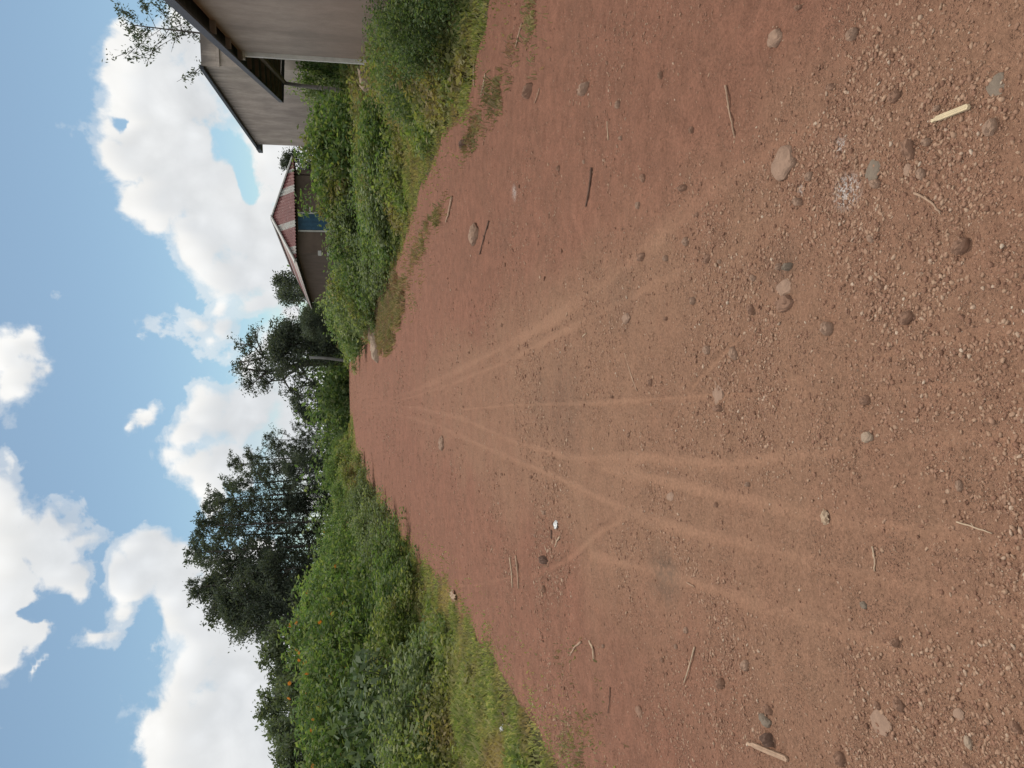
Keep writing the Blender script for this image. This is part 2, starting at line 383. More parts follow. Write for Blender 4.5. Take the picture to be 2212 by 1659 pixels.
TR = [  # wheel tracks as seen on the road: photo points
 [(2212,948),(2056,949),(1856,969),(1706,984),(1556,1004),(1406,989),(1231,989),(1106,954),(1000,905),(900,880),(820,875),(780,878)],
 [(1760,1215),(1586,1169),(1386,1124),(1321,1089),(1196,1029),(1106,992),(1010,950),(930,915),(850,893),(790,890)],
 [(2200,1540),(1956,1419),(1856,1374),(1731,1334),(1631,1304),(1531,1269),(1386,1229),(1271,1199)],
 [(2212,1199),(2031,1149),(1856,1129),(1731,1109),(1556,1069),(1430,1040),(1300,1010)],
 [(1150,1245),(1216,1214),(1291,1149),(1380,1100)],
 [(1756,275),(1631,340),(1556,390),(1406,525),(1306,610),(1206,685),(1106,740),(1010,790),(930,830),(850,862),(790,878)],
 [(1456,590),(1331,660),(1231,710),(1106,775),(1000,820),(900,855),(800,880)],
 [(1450,900),(1506,820),(1581,740),(1656,650),(1730,590)],
 [(1900,838),(1700,845),(1500,856),(1306,870),(1106,875),(1000,885)],
 [(2100,835),(1900,838)],
 [(960,1268),(1040,1262),(1130,1240)],
 [(2212,1330),(2050,1290),(1900,1250),(1760,1215)],
 [(2212,700),(2000,740),(1850,790),(1650,830)]]
TRG = []
for tr in TR:
    P = [gp(*q) for q in tr]; TRG.append(np.array([[p.x, p.y] for p in P]))
def seg_dist(x, y, pl):
    best = np.full(x.shape, 1e9)
    for a, b in zip(pl[:-1], pl[1:]):
        d = b-a; L = (d**2).sum()
        t = np.clip(((x-a[0])*d[0]+(y-a[1])*d[1])/L, 0, 1)
        best = np.minimum(best, np.hypot(x-a[0]-t*d[0], y-a[1]-t*d[1]))
    return best
TW = [.05, .05, .055, .05, .035, .075, .045, .028, .028, .03, .03, .045, .03]
def track_mask(x, y):
    m = np.zeros_like(x)
    for pl, wd in zip(TRG, TW):
        wob = .5*(fbm(x*2, y*2, 2, 3)-.5)*wd*2
        d = seg_dist(x, y, pl)+wob
        ww = wd*.6*(1+.02*y)
        m = np.maximum(m, 1-sm(ww*.1, ww*1.5, d))
    return m*(.55+.45*sm(.35, .6, fbm(x*1.3, y*1.3, 3, 11)))*(1-.6*sm(10, 26, y))
def _bd(pts):
    P = sorted([(gp(*q).y, gp(*q).x) for q in pts]); return np.array([p[0] for p in P]), np.array([p[1] for p in P])
RBy, RBx = _bd([(2050,-60),(1934,0),(1716,200),(1542,375),(1280,558),(1100,680),(1000,740)])
LBy, LBx = _bd([(940,960),(1000,1000),(1200,1150),(1350,1260),(1500,1420),(1650,1659)])
def bare_red(x, y):               # bare red clay on both sides of the worn gravelly middle
    w_ = .9*(fbm(x*1.6, y*1.3, 3, 51)-.5)
    a = sm(-.28, .50, x-np.interp(y, RBy, RBx)+w_)*sm(RBy[0]-.3, RBy[0]+.1, y)
    b = sm(-.35, .60, np.interp(y, LBy, LBx)-x+w_)*sm(LBy[0]-.3, LBy[0]+.1, y)
    return a, b
def spot(x, y, px, py, r):
    p = gp(px, py); return 1-sm(r*.25, r, np.hypot(x-p.x, (y-p.y)*.8)+r*.5*(fbm(x*14, y*14, 3, 5)-.5))
def road_z(x, y, trk):
    z = gz(x, y)
    near = 1/(1+(y/25)**2)
    clod = fbm(x*9, y*9, 4, 21); bump = fbm(x*1.1, y*1.1, 3, 31)
    z = z+.05*(bump-.5)+.021*(np.abs(clod-.5)*2)*near*(1-.85*trk)+.006*(fbm(x*34, y*34, 2, 41)-.5)*near*(1-.8*trk)
    z = z-.007*trk
    return z
ny_, nx_ = 1050, 560
s = np.linspace(0, 1, ny_); yy = 0.9*(125/0.9)**s
tt = np.linspace(0, 1, nx_)
Yg = np.repeat(yy[:, None], nx_, 1)
wiL = edgeL(yy)-.35; wiR = edgeR(yy)+.35
near_half = 0.85*yy+0.9          # close to the camera only a narrow strip is needed in fine mesh
xl_ = wiL; xr_ = wiR
Xg = xl_[:, None]+(xr_-xl_)[:, None]*tt[None, :]
# rows near the camera: concentrate columns in the middle
cent = np.clip(near_half/4.2, .3, 1)[:, None]
u = tt[None, :]*2-1; uu = np.sign(u)*(cent*np.abs(u)+(1-cent)*np.abs(u)**4)
Xg = (xl_+xr_)[:, None]/2+(xr_-xl_)[:, None]/2*uu
trk = track_mask(Xg, Yg)
Zg = road_z(Xg, Yg, trk)
half = np.minimum(Xg-wiL[:, None], wiR[:, None]-Xg)
Zg = Zg-.12*(1-sm(0, .35, half+.3*(fbm(Xg*2.2, Yg*2.2, 3, 9)-.5)))
mid = (edgeL(Yg)+edgeR(Yg))/2
offc = Xg-(-.15)
ra_, lb_ = bare_red(Xg, Yg)
tan_ = (.66*(1-sm(6, 20, Yg))+.14)*(1-.85*ra_)*(1-.80*lb_)+.55*np.exp(-((Xg+.05)/.85)**2-((Yg-4.4)/1.9)**2)
ash = np.maximum.reduce([spot(Xg, Yg, 1838, 412, .07)*.85, spot(Xg, Yg, 1818, 318, .04)*.7, spot(Xg, Yg, 1730, 410, .02)*.7, spot(Xg, Yg, 1112, 415, .09)*.6])
soot = np.maximum.reduce([spot(Xg, Yg, 1428, 1240, .20)*.8, spot(Xg, Yg, 1220, 875, .5)*.45, spot(Xg, Yg, 1690, 575, .14)*.5, spot(Xg, Yg, 1170, 870, .4)*.35,
                          spot(Xg, Yg, 1340, 655, .25)*.35, spot(Xg, Yg, 1090, 500, .3)*.2])
V = np.stack([Xg, Yg, Zg], -1).reshape(-1, 3)
i = np.arange(nx_-1)[None, :]+np.arange(ny_-1)[:, None]*nx_
F = np.stack([i, i+1, i+nx_+1, i+nx_], -1).reshape(-1, 4)
road = np_mesh('dirt_road', V, F, ROAD, True, attrs={'track': trk.ravel(), 'tan': np.clip(tan_, 0, 1).ravel(), 'ash': ash.ravel(), 'soot': soot.ravel()})
tag(road, kind='structure')
# strip behind and under the camera
xs2 = np.linspace(-3.4, 3.6, 60); ys2 = np.linspace(-20, .9, 60)
v, f, a, b = grid(xs2, ys2, lambda x, y: road_z(x, y, np.zeros_like(x))-.004)
tag(np_mesh('dirt_road', v, f, ROAD, True, attrs={'tan': np.full(a.size, .8)}), kind='structure')

# ------------------------------------------------------------------ loose gravel (nobody could count it)
rng = np.random.default_rng(4)
t_ = (1+5**.5)/2
ICO = np.array([(-1, t_, 0), (1, t_, 0), (-1, -t_, 0), (1, -t_, 0), (0, -1, t_), (0, 1, t_), (0, -1, -t_), (0, 1, -t_), (t_, 0, -1), (t_, 0, 1), (-t_, 0, -1), (-t_, 0, 1)])/math.hypot(1, t_)
ICF = np.array([(0, 11, 5), (0, 5, 1), (0, 1, 7), (0, 7, 10), (0, 10, 11), (1, 5, 9), (5, 11, 4), (11, 10, 2), (10, 7, 6), (7, 1, 8), (3, 9, 4), (3, 4, 2), (3, 2, 6), (3, 6, 8), (3, 8, 9), (4, 9, 5), (2, 4, 11), (6, 2, 10), (8, 6, 7), (9, 8, 1)])
def pebbles(n, ymin, ymax, smin, smax, seed, clump=.5):
    rg = np.random.default_rng(seed)
    s = rg.random(n*4); y = ymin*(ymax/ymin)**s
    hw = np.minimum(.62*y+.5, 6)
    x = rg.uniform(-1, 1, n*4)*hw
    trk = track_mask(x, y)
    cl = fbm(x*1.7, y*1.7, 4, 67); cl2 = fbm(x*6, y*6, 3, 71)
    off = np.abs(x+.15); mid = 1-.55*sm(1.3, 2.7, off)
    redap, lap = bare_red(x, y)
    p = (sm(.34, .68, cl)*.80+.14)*(sm(.3, .6, cl2)*.6+.4)*mid*(1-.93*trk)*(1-.55*redap)
    ok = (rg.random(n*4) < p) & (x > edgeL(y)-.1) & (x < edgeR(y)+.1)
    x, y = x[ok][:n], y[ok][:n]; k = len(x)
    sz = smin*(smax/smin)**(rg.random(k)**4.2)*(1+.035*y)*(.85+.25*sm(.4, .65, fbm(x*1.7, y*1.7, 4, 67)))
    z = road_z(x, y, track_mask(x, y))
    sc3 = np.stack([rg.uniform(.75, 1.35, k), rg.uniform(.6, 1.0, k), rg.uniform(.28, .58, k)], -1)*sz[:, None]
    V = ICO[None]*(1+rg.uniform(-.34, .34, (k, 12, 1)))*sc3[:, None, :]
    a = rg.random(k)*2*PI; ca, sa = np.cos(a)[:, None], np.sin(a)[:, None]
    tl = rg.normal(0, .25, k)[:, None]
    vx = V[..., 0]*ca-V[..., 1]*sa; vy = V[..., 0]*sa+V[..., 1]*ca; vz = V[..., 2]+vx*tl
    V = np.stack([vx+x[:, None], vy+y[:, None], vz+z[:, None]+(sc3[:, 2]*.18)[:, None]], -1).reshape(-1, 3)
    F = (ICF[None]+(np.arange(k)*12)[:, None, None]).reshape(-1, 3)
    return V, F
def pebble_mat():
    m, t, out = new_mat('gravel_stone')
    g = t.node('ShaderNodeNewGeometry')
    c = t.ramp(g.outputs['Random Per Island'], [(0, (.15, .078, .05)), (.15, (.235, .125, .082)), (.6, (.30, .178, .118)), (.93, (.35, .225, .15)), (.985, (.40, .28, .20)), (1, (.46, .36, .27))])
    n = t.noise(g.outputs['Position'], 120, 4, .6); v = t.mr(n, .3, .7, .8, 1.2)
    c = t.mix(1.0, c, t.node('ShaderNodeCombineColor', {0: v, 1: v, 2: v}).outputs[0], 'MULTIPLY')
    b = t.node('ShaderNodeBsdfPrincipled', {'Base Color': c, 'Roughness': .9, 'Specular IOR Level': .2})
    t.l.new(b.outputs[0], out.inputs[0]); return m
PEB = pebble_mat()
Vs, Fs, off = [], [], 0
for args in ((170000, 1.2, 8, .0013, .0085, 1), (26000, 5, 26, .0035, .015, 2), (8000, 18, 60, .007, .02, 3)):
    Vp, Fp = pebbles(*args); Vs.append(Vp); Fs.append(Fp+off); off += len(Vp)
gv = np_mesh('gravel', np.concatenate(Vs), np.concatenate(Fs), PEB, False)
tag(gv, 'loose reddish brown gravel and grit scattered over the dirt road', 'gravel', kind='stuff')
print('pebbles', off//12)

exec_marks = True
# ------------------------------------------------------------------ named stones
def stone_mesh(name, L, W, H, seed, mat, flat=.5, loc=None, rot=0, pts=None):
    rg = np.random.default_rng(seed)
    bm_v = []; n = 14; m = 5
    V = [(0, 0, H*(.9+.1*rg.random()))]
    rad = 1+rg.uniform(-.30, .24, n)
    rad = (rad+np.roll(rad, 1)*.45)/1.45
    for j in range(1, m+1):
        ph = j/m; rr = math.sin(ph*PI*.55)**flat if ph < 1 else 1.0
        zz = H*math.cos(ph*PI*.5)
        for i in range(n):
            a = 2*PI*i/n; q = rad[i]*rr*(1+rg.uniform(-.04, .04))
            V.append((math.cos(a)*q*L/2, math.sin(a)*q*W/2, zz*(1+rg.uniform(-.22, .18))))
    for i in range(n):
        a = 2*PI*i/n; V.append((math.cos(a)*rad[i]*L/2*.85, math.sin(a)*rad[i]*W/2*.85, -H*.8))
    F = [(0, 1+i, 1+(i+1) % n) for i in range(n)]
    me = MB(); me.add(V, F)
    fs = []
    for j in range(m):
        for i in range(n): fs.append((1+j*n+i, 1+(j+1)*n+i, 1+(j+1)*n+(i+1) % n, 1+j*n+(i+1) % n))
    me.f += fs; me.mi += [0]*len(fs)
    ob = me.build(name, mat, smooth=False)
    if loc is not None: ob.location = loc
    ob.rotation_euler = (0, 0, rot); return ob
ST_TAN = plain('stone_tan', (.31, .20, .14), .9, .2, 30, bump=.4, bscale=120)
ST_RED = plain('stone_reddish', (.26, .15, .10), .9, .25, 30, bump=.4, bscale=120)
ST_GREY = plain('stone_grey', (.20, .155, .115), .85, .2, 30, bump=.3, bscale=150)
ST_DARK = plain('stone_dark', (.15, .09, .065), .85, .3, 30, bump=.4, bscale=150)
ST_PALE = plain('stone_pale', (.34, .25, .18), .9, .2, 20, bump=.4, bscale=100)
def rdz(p): return float(road_z(np.array(p.x), np.array(p.y), track_mask(np.array([p.x]), np.array([p.y])))[0] if False else road_z(np.array([p.x]), np.array([p.y]), track_mask(np.array([p.x]), np.array([p.y])))[0])
def on_road(px, py):
    p = gp(px, py); p.z = rdz(p); return p
def pscale(px, py):               # metres per photo pixel across, at that spot
    p = gp(px, py); return (p-Vector((0, 0, CAM_H))).dot(Fv)/FPX
ST = [ # x, y, size along y, size along x, height, material, turn, label
 (1697,350,68,42,.22,ST_TAN,.3,'largest flat tan stone sunk in the road near the pale dust patch'),
 (1679,82,36,26,.35,ST_TAN,-.5,'pointed tan stone alone on the bare red dirt on the building side'),
 (1849,75,24,17,.6,ST_TAN,.4,'rounded tan stone in a small gravel cluster on the building side of the road'),
 (2157,187,62,34,.10,ST_GREY,.2,'smooth flat grey stone sunk in the dirt beside the pale wood slat'),
 (1893,368,52,30,.10,ST_GREY,-.3,'grey brown flat stone next to the white dust patch'),
 (1968,366,28,19,.20,ST_TAN,.1,'small flat tan stone between the grey stone and the curved twig'),
 (1705,576,22,17,.8,ST_GREY,.1,'round dark grey pebble standing out of the gravel'),
 (1694,620,38,38,.15,ST_TAN,.6,'flat pale tan stone wedged beside the round dark grey pebble'),
 (1696,656,34,34,.55,ST_RED,.2,'lumpy brown stone with a deep shadow on its lower side'),
 (1545,848,66,22,.12,ST_TAN,.05,'long spoon shaped flat stone in the middle of the road'),
 (1552,882,16,14,.8,ST_RED,.4,'small upright stone just beside the long spoon shaped stone'),
 (1353,687,24,15,.3,ST_TAN,.3,'pale oval flat stone on the greyish stained dirt'),
 (1386,556,16,12,.8,ST_RED,.2,'lone reddish stone on the smooth dirt between the wheel tracks'),
 (1478,406,16,12,.9,ST_RED,.1,'lone round stone at the edge of the red dirt'),
 (1179,1209,17,13,.9,ST_DARK,.1,'dark round stone on the flower side of the road beside the twigs'),
 (1875,1307,18,14,.5,ST_GREY,.3,'small square grey stone in the gravel of the flower-side tracks'),
 (1656,1558,24,20,.35,ST_GREY,.1,'grey stone above the split wood chip'),
 (1663,1597,30,15,.7,ST_DARK,.2,'dark brown oval stone touching the split wood chip'),
 (1907,1560,50,40,.08,ST_TAN,.5,'broad worn flat stone level with the dirt near the split wood chip'),
 (2100,1603,28,13,.3,ST_PALE,.9,'pale wedge shaped stone chip in the nearest flower-side corner of the road'),
 (1445,1072,20,17,.15,ST_TAN,.9,'pale squarish flat stone on the flower side of the middle track'),
 (1880,945,26,20,.3,ST_PALE,.5,'cream coloured stone in the gravel between two tracks'),
 (1386,1535,24,12,.2,ST_RED,.2,'flat brown stone on the red dirt near the flower-side grass'),
 (2076,1140+400,26,22,.15,ST_TAN,.9,'half buried tan stone in gravel beside the pale wedge shaped chip'),
 (1262,192,22,14,.7,ST_TAN,.5,'small pale stone on the bare red dirt near the grass tuft'),
 (1144,195,20,14,.9,ST_RED,.5,'reddish clod beside the weedy patch at the building-side road edge'),
 (955,957,30,12,.3,ST_TAN,.5,'flat tan stone far up the road on the flower side of the centre track'),
 (1026,505,44,14,.3,ST_TAN,.1,'long low tan stone far up the building side of the road'),
 (1002,311,14,10,1.0,ST_DARK,.1,'dark red clod at the edge of the building-side grass verge')]
for k, (x, y, sy, sx, h, mt, rot, lab) in enumerate(ST):
    p = on_road(x, y); m_ = pscale(x, y)
    grz = abs(ray(x, y).normalized().z); W = sx*m_/max(grz, .25); L = sy*m_
    o = stone_mesh('stone', L, W, h*min(L, W), 100+k, mt, .55, p-Vector((0, 0, .1*h*min(L, W))), rot*.3)
    tag(o, lab, 'stone')
# loose medium stones that nothing tells apart
rs = random.Random(12)
protos = []
for q in range(4):
    protos.append(stone_mesh('loose_stone', .036, .028, .016, 300+q, [ST_RED, ST_TAN, ST_RED, ST_TAN][q], .6))
used = 0; tries = 0
while used < 70 and tries < 2000:
    tries += 1
    px, py = rs.uniform(950, 2212), rs.uniform(0, 1659)
    p = gp(px, py)
    if not (edgeL(p.y)+.2 < p.x < edgeR(p.y)-.2): continue
    if track_mask(np.array([p.x]), np.array([p.y]))[0] > .2: continue
    if vnoise(np.array([p.x*1.7]), np.array([p.y*1.7]), 61)[0] < rs.random()*.8: continue
    o = protos[used] if used < 4 else protos[rs.randrange(4)].copy()
    if used >= 4: C.objects.link(o)
    p.z = rdz(p); o.location = p; s_ = rs.uniform(.55, 1.25)*(1+.03*p.y); o.scale = (s_*rs.uniform(.8, 1.3), s_, s_*rs.uniform(.8, 1.3)); o.rotation_euler = (0, 0, rs.uniform(0, 6))
    tag(o, 'small reddish brown stone lying loose on the dirt road', 'stone', 'small loose stones on the road'); used += 1

# ------------------------------------------------------------------ twigs and wood
W_PALE = plain('split_wood', (.62, .50, .32), .8, .25, 20, bump=.3, bscale=90)
W_TWIG = plain('dry_twig', (.42, .28, .19), .85, .3, 40, bump=.3)
W_STRAW = plain('straw', (.52, .38, .26), .8, .3, 40)
W_DARK = plain('dark_twig', (.15, .09, .065), .9, .3, 30)
def twig(pts, wpx, mat, label, name='twig', cat='twig', flat=False, lift=.6):
    P = [on_road(*q) for q in pts]; m_ = pscale(*pts[0]); r = max(wpx*m_/2, .0018)
    cen = sum(P, Vector())/len(P)
    mb = MB(); rr = random.Random(len(label)*7+int(pts[0][0]))
    if flat:
        a, b = P[0], P[-1]; d = b-a; n = Vector((-d.y, d.x, 0)).normalized(); h = Vector((0, 0, .009))
        prof = [(0, -.35), (.04, -.9), (.12, -.6), (.22, -1), (1, -1), (1.03, 0), (.99, 1), (.16, 1), (.10, .35), (.02, .5)]
        base = Vector((0, 0, .003+max(a.z, b.z)-a.z))
        mb.prism([a+base+d*u+n*r*s_ for u, s_ in prof], h)
        mb.bar(a+base+d*.3+h*1.05, a+base+d*.96+h*1.05, r*.5, .0015)
    else:
        Q = []; N = 4
        for i in range(len(P)-1):
            for k in range(N): Q.append(P[i].lerp(P[i+1], k/N))
        Q.append(P[-1])
        for q in Q: q.z += r*lift+.002; q.x += rr.uniform(-1, 1)*r*.5; q.y += rr.uniform(-1, 1)*r*.5
        zs = [q.z for q in Q]; zl = np.linspace(zs[0], zs[-1], len(Q))
        for q, z in zip(Q, zl): q.z = max(q.z*.3+z*.7, q.z-r*.4)
        rad = [r*(1-.35*i/len(Q))*rr.uniform(.85, 1.15) for i in range(len(Q))]
        mb.tube(Q, rad, 6)
        if len(Q) > 6 and wpx < 7:
            q = Q[len(Q)//2]; mb.tube([q, q+Vector((r*4*rr.choice((-1, 1)), r*3, r*.4))], [r*.6, r*.3], 5)
    o = mb.build(name, mat, origin=cen, smooth=not flat); return tag(o, label, cat)
twig([(2027, 262), (2107, 231)], 11, W_PALE, 'pale flat split wood slat with a frayed end on the dirt', 'wood_strip', 'wood strip', True)
twig([(1621, 1603), (1702, 1639)], 10, W_TWIG, 'pointed split wood chip beside the dark oval stone', 'wood_chip', 'wood chip', True)
TW_ = [([(1573,186),(1578,235),(1586,293)],5,W_TWIG,'long straight brown stick on the bare red dirt'),
 ([(1278,362),(1275,400),(1268,446)],6,W_DARK,'dark knobbly stick lying across the building side of the road'),
 ([(1311,262),(1313,290),(1314,303)],3,W_STRAW,'thin straw sticking out beside pale crumbs'),
 ([(1129,49),(1121,80),(1115,103)],5,W_TWIG,'dry forked twig near the building-side grass edge'),
 ([(1025,137),(1024,165),(1025,186)],4,W_STRAW,'straight straw lying against the building-side grass verge'),
 ([(1050,159),(1046,185),(1041,205)],4,W_STRAW,'pale straw between the grass verge and the weedy patch'),
 ([(979,426),(972,455),(965,480)],6,W_TWIG,'thick pale stick on the building side beside the low grass strip'),
 ([(1056,478),(1045,515),(1036,549)],4,W_DARK,'crooked thin dark stick up the road on the building side'),
 ([(1168,191),(1162,205),(1156,222)],3,W_TWIG,'short slanting twig below the weedy patch'),
 ([(2073,1127),(2113,1138),(2153,1152)],4,W_STRAW,'small bundle of straw at the bottom of the road'),
 ([(1896,1179),(1899,1205),(1897,1234)],4,W_STRAW,'single straight straw in dense gravel, away from the straw bundle'),
 ([(1503,1396),(1494,1435),(1483,1474)],4,W_STRAW,'thin pale stick slanting over the flower side of the road'),
 ([(1321,1484),(1323,1510),(1320,1540)],3,W_DARK,'thin dark twig on the red dirt by the flower-side grass'),
 ([(1278,1384),(1287,1402),(1289,1426)],5,W_STRAW,'curved pale dry husk on the flower side of the road'),
 ([(1121,1199),(1124,1235),(1126,1272)],5,W_TWIG,'longer of two parallel stalks on the flower side of the dark round stone'),
 ([(1105,1203),(1110,1235),(1112,1268)],4,W_STRAW,'shorter paler stalk lying parallel to the longer one'),
 ([(1984,418),(2014,432),(2040,458)],6,W_TWIG,'curved half buried root between the wood slat and the white dust patch'),
 ([(1352,764),(1362,800),(1377,845)],4,W_TWIG,'slender bent twig in the middle of the road'),
 ([(1260,1385),(1245,1400),(1236,1414)],5,W_TWIG,'knobbly twig piece beside the curved pale husk'),
 ([(1212,1158),(1206,1170),(1202,1180)],4,W_STRAW,'short straw beside the white crumbs'),
 ([(1268,720),(1262,728)],3,W_STRAW,'tiny curled fibre next to the gravel'),
 ([(1195,1145),(1192,1162)],5,W_DARK,'dark chip near the scattered white crumbs'),
 ([(1480,1259),(1500,1268)],3,W_TWIG,'short twig at the edge of the sooty patch'),
 ([(1090,1540),(1100,1560),(1120,1580)],4,W_DARK,'dark weathered twig at the fringe of the flower-side grass')]
for pts, wd, mt, lab in TW_: twig(pts, wd, mt, lab)
# extra strands of the straw bundle belong to it
# ------------------------------------------------------------------ litter
W_WHITE = plain('white_plastic', (.72, .72, .70), .5, .1, 10)
def crumple(name, p, sx, sy, sz, seed, label, cat, mat=W_WHITE):
    rg = np.random.default_rng(seed); n = 9
    V = []; F = []
    for j in range(n):
        for i in range(n):
            u, v_ = i/(n-1)*2-1, j/(n-1)*2-1
            k = 1-.25*rg.random()*(abs(u)+abs(v_))
            V.append((u*sx/2*k+rg.normal(0, .04)*sx, v_*sy/2*k+rg.normal(0, .04)*sy, sz*max(0, 1-.7*(u*u+v_*v_)+rg.uniform(-.35, .35))))
    for j in range(n-1):
        for i in range(n-1): F.append((j*n+i, j*n+i+1, (j+1)*n+i+1, (j+1)*n+i))
    mb = MB(); mb.add(V, F); o = mb.build(name, mat); o.location = p
    md = o.modifiers.new('thick', 'SOLIDIFY'); md.thickness = .004; return tag(o, label, cat)
crumple('plastic_bag', gp(757, 772), .62, .35, .16, 1, 'crumpled white plastic bag where the building-side grass meets the far road', 'plastic bag')
crumple('plastic_scrap', gp(786, 1090)+Vector((-.35, 0, .35)), .35, .3, .15, 2, 'small white plastic scrap in the flower-side verge grass', 'plastic scrap')
crumple('plastic_scrap', gp(1093, 1573)+Vector((0, 0, .03)), .07, .05, .03, 3, 'white paper like scrap in the near flower-side grass', 'plastic scrap')
crumple('dead_leaf', on_road(1788, 1117)+Vector((0, 0, .004)), .055, .04, .014, 4, 'curled pale dead leaf on the middle of the flower-side track', 'dead leaf', W_STRAW)
crumple('paper_scrap', on_road(1203, 1133)+Vector((0, 0, .004)), .07, .07, .02, 6, 'cluster of white papery crumbs on the flower side of the centre track', 'paper scrap', W_WHITE)
crumple('dry_stalk_litter', gp(985, 1285)+Vector((0, 0, .03)), .12, .36, .05, 7, 'greyish dried plant stalks at the edge of the flower-side grass', 'dry plant', W_STRAW)
# pale rock ledge in the grass island
def ledge(px, py, L, W, H, seed, label, rot):
    o = stone_mesh('rock', L, W, H, seed, ST_PALE, .6, gp(px, py)-Vector((0, 0, .05)), rot); return tag(o, label, 'rock')
ledge(816, 748, 1.3, .7, .30, 501, 'long pale rock at the near end of the grass island', 0.15)
ledge(806, 712, 1.1, .4, .26, 502, 'thin pale curved rock in the middle of the grass island', -.1)
ledge(797, 696, .8, .25, .12, 503, 'small pale rock on the far side of the grass island', 0)

# ------------------------------------------------------------------ foliage generators
def leaf_quads(c, size, rg, aspect=.45, upb=.4, droop=0.0, dirv=None):
    """c (n,3) centres, size (n,) length. folded diamond leaves"""
    n = len(c)
    a = rg.normal(size=(n, 3)); a[:, 2] = a[:, 2]*.6-droop
    if dirv is not None: a = a*.6+dirv
    a /= np.linalg.norm(a, axis=1)[:, None]+1e-9
    nn = rg.normal(size=(n, 3)); nn[:, 2] += upb*2.5
    b = np.cross(a, nn); b /= np.linalg.norm(b, axis=1)[:, None]+1e-9
    L = size[:, None]*.5; Wd = L*aspect
    nr = np.cross(b, a)
    V = np.stack([c-a*L, c+b*Wd-a*L*.1+nr*L*.12, c+a*L, c-b*Wd-a*L*.1+nr*L*.12], 1).reshape(-1, 3)
    F = np.arange(n*4).reshape(-1, 4)
    return V, F
def shrub_points(rg, nclump, per, rad, h, cr=.16, low=.05, flat=1.0):
    """clumps on an uneven dome"""
    th = rg.random(nclump)*2*PI; ph = np.arccos(rg.uniform(-.15, 1, nclump))
    rr = rg.uniform(.55, 1.05, nclump)**.6
    lob = 1+.28*np.sin(th*3+rg.random()*6)+.16*np.sin(th*5+rg.random()*6)
    x = np.sin(ph)*np.cos(th)*rad*rr*lob; y = np.sin(ph)*np.sin(th)*rad*rr*lob
    z = h*low+(h*(1-low))*np.clip(np.cos(ph)*.78+.22, 0, 1)*rr*flat*(1+.16*np.clip(rg.normal(size=nclump), -1.5, 1.2))
    cc = np.stack([x, y, np.maximum(z, .08)], -1)
    s = cr*rg.uniform(.6, 1.4, nclump)
    pts = np.repeat(cc, per, 0)+np.clip(rg.normal(size=(nclump*per, 3)), -1.8, 1.8)*np.repeat(s, per)[:, None]*np.array([1, 1, .85])
    pts[:, 2] = np.maximum(pts[:, 2], .03)
    return pts, cc
def make_shrub(name, mat, rad, h, nclump, per, leaf, seed, cr=.16, aspect=.45, flowers=0, droop=.2):
    rg = np.random.default_rng(seed)
    e = empty(name)
    pts, cc = shrub_points(rg, nclump, per, rad, h, cr)
    V, F = leaf_quads(pts, leaf*rg.uniform(.6, 1.35, len(pts)), rg, aspect, .5, droop)
    np_mesh('foliage', V, F, mat, False, e)
    mb = MB(); r_ = random.Random(seed)
    for k in range(9):
        t = cc[r_.randrange(len(cc))]*.85; t = Vector(t); b = Vector((t.x*.15, t.y*.15, -.15))
        mid = b.lerp(t, .5)+Vector((r_.uniform(-.1, .1), r_.uniform(-.1, .1), .1))
        mb.tube([b, mid, t], [.022, .016, .007], 5)
    mb.build('stems', STEM, e, True)
    return e, float(np.percentile(pts[:, 2], 99.6))
FM = None
def flower_mesh():
    mb = MB(); n = 11
    for k in range(n):
        a = 2*PI*k/n; b = a+.24; c_ = a-.24
        mb.add([(0, 0, 0), (math.cos(c_)*.03, math.sin(c_)*.03, .006), (math.cos(a)*.055, math.sin(a)*.055, .002), (math.cos(b)*.03, math.sin(b)*.03, .006)], [(0, 1, 2, 3)])
    mb.tube([Vector((0, 0, -.004)), Vector((0, 0, .014))], [.014, .010], 8)
    return mb
def place(o, x, y, z=None, rz=0, s=1.0, sz=None, label=None, cat='shrub', group=None):
    o.location = (x, y, gzf(x, y) if z is None else z); o.rotation_euler = (0, 0, rz); o.scale = (s, s, sz or s)
    tag(o, label, cat, group); return o

# ------------------------------------------------------------------ left side: flowering bushes 3 m tall
random.seed(3)
tith = [make_shrub('flowering_bush', G_TITH, 1.5, 2.9, 210, 46, .15, 40+i, .15, .42) for i in range(3)]
def col_at(px_y, depth):          # world x for photo row y at a depth
    return ray(760, px_y).x/ray(760, px_y).y*depth
# (photo row y, depth, top photo x, label, flowers)
LB = [(1640, 15.5, 640, 'tall flowering bush cut by the flower-side picture edge', 7),
      (1560, 16.5, 655, 'tall bush dotted with orange flowers, second from the flower-side edge', 9),
      (1490, 17.5, 640, 'fullest orange flowered bush on the flower side with blooms near its top', 11),
      (1425, 19.5, 640, 'tall green bush with a few orange flowers under the small feathery trees', 9),
      (1370, 21.5, 618, 'highest green bush of the flower-side thicket, orange flowers at its crown', 7),
      (1310, 24.5, 640, 'tall bush on the building side of the highest one in the flower-side thicket', 2),
      (1262, 28, 655, 'bush with yellowing leaves below the dense dark tree', 2),
      (1215, 32, 680, 'rounded bush at the foot of the dense dark grove', 1),
      (1170, 37, 692, 'bush in front of the grove trunks with yellow tips', 1),
      (1120, 43, 712, 'low bush in the gap before the grove trunks', 0),
      (1070, 49, 715, 'bush below the thin grove trees, on the flower side of the road crest', 0),
      (1015, 55, 700, 'leafy bush on the flower side of the road crest', 0),
      (975, 62, 712, 'last flower-side bush before the road drops away', 0)]
fl_n = 0
fproto = flower_mesh()
fl_me = None
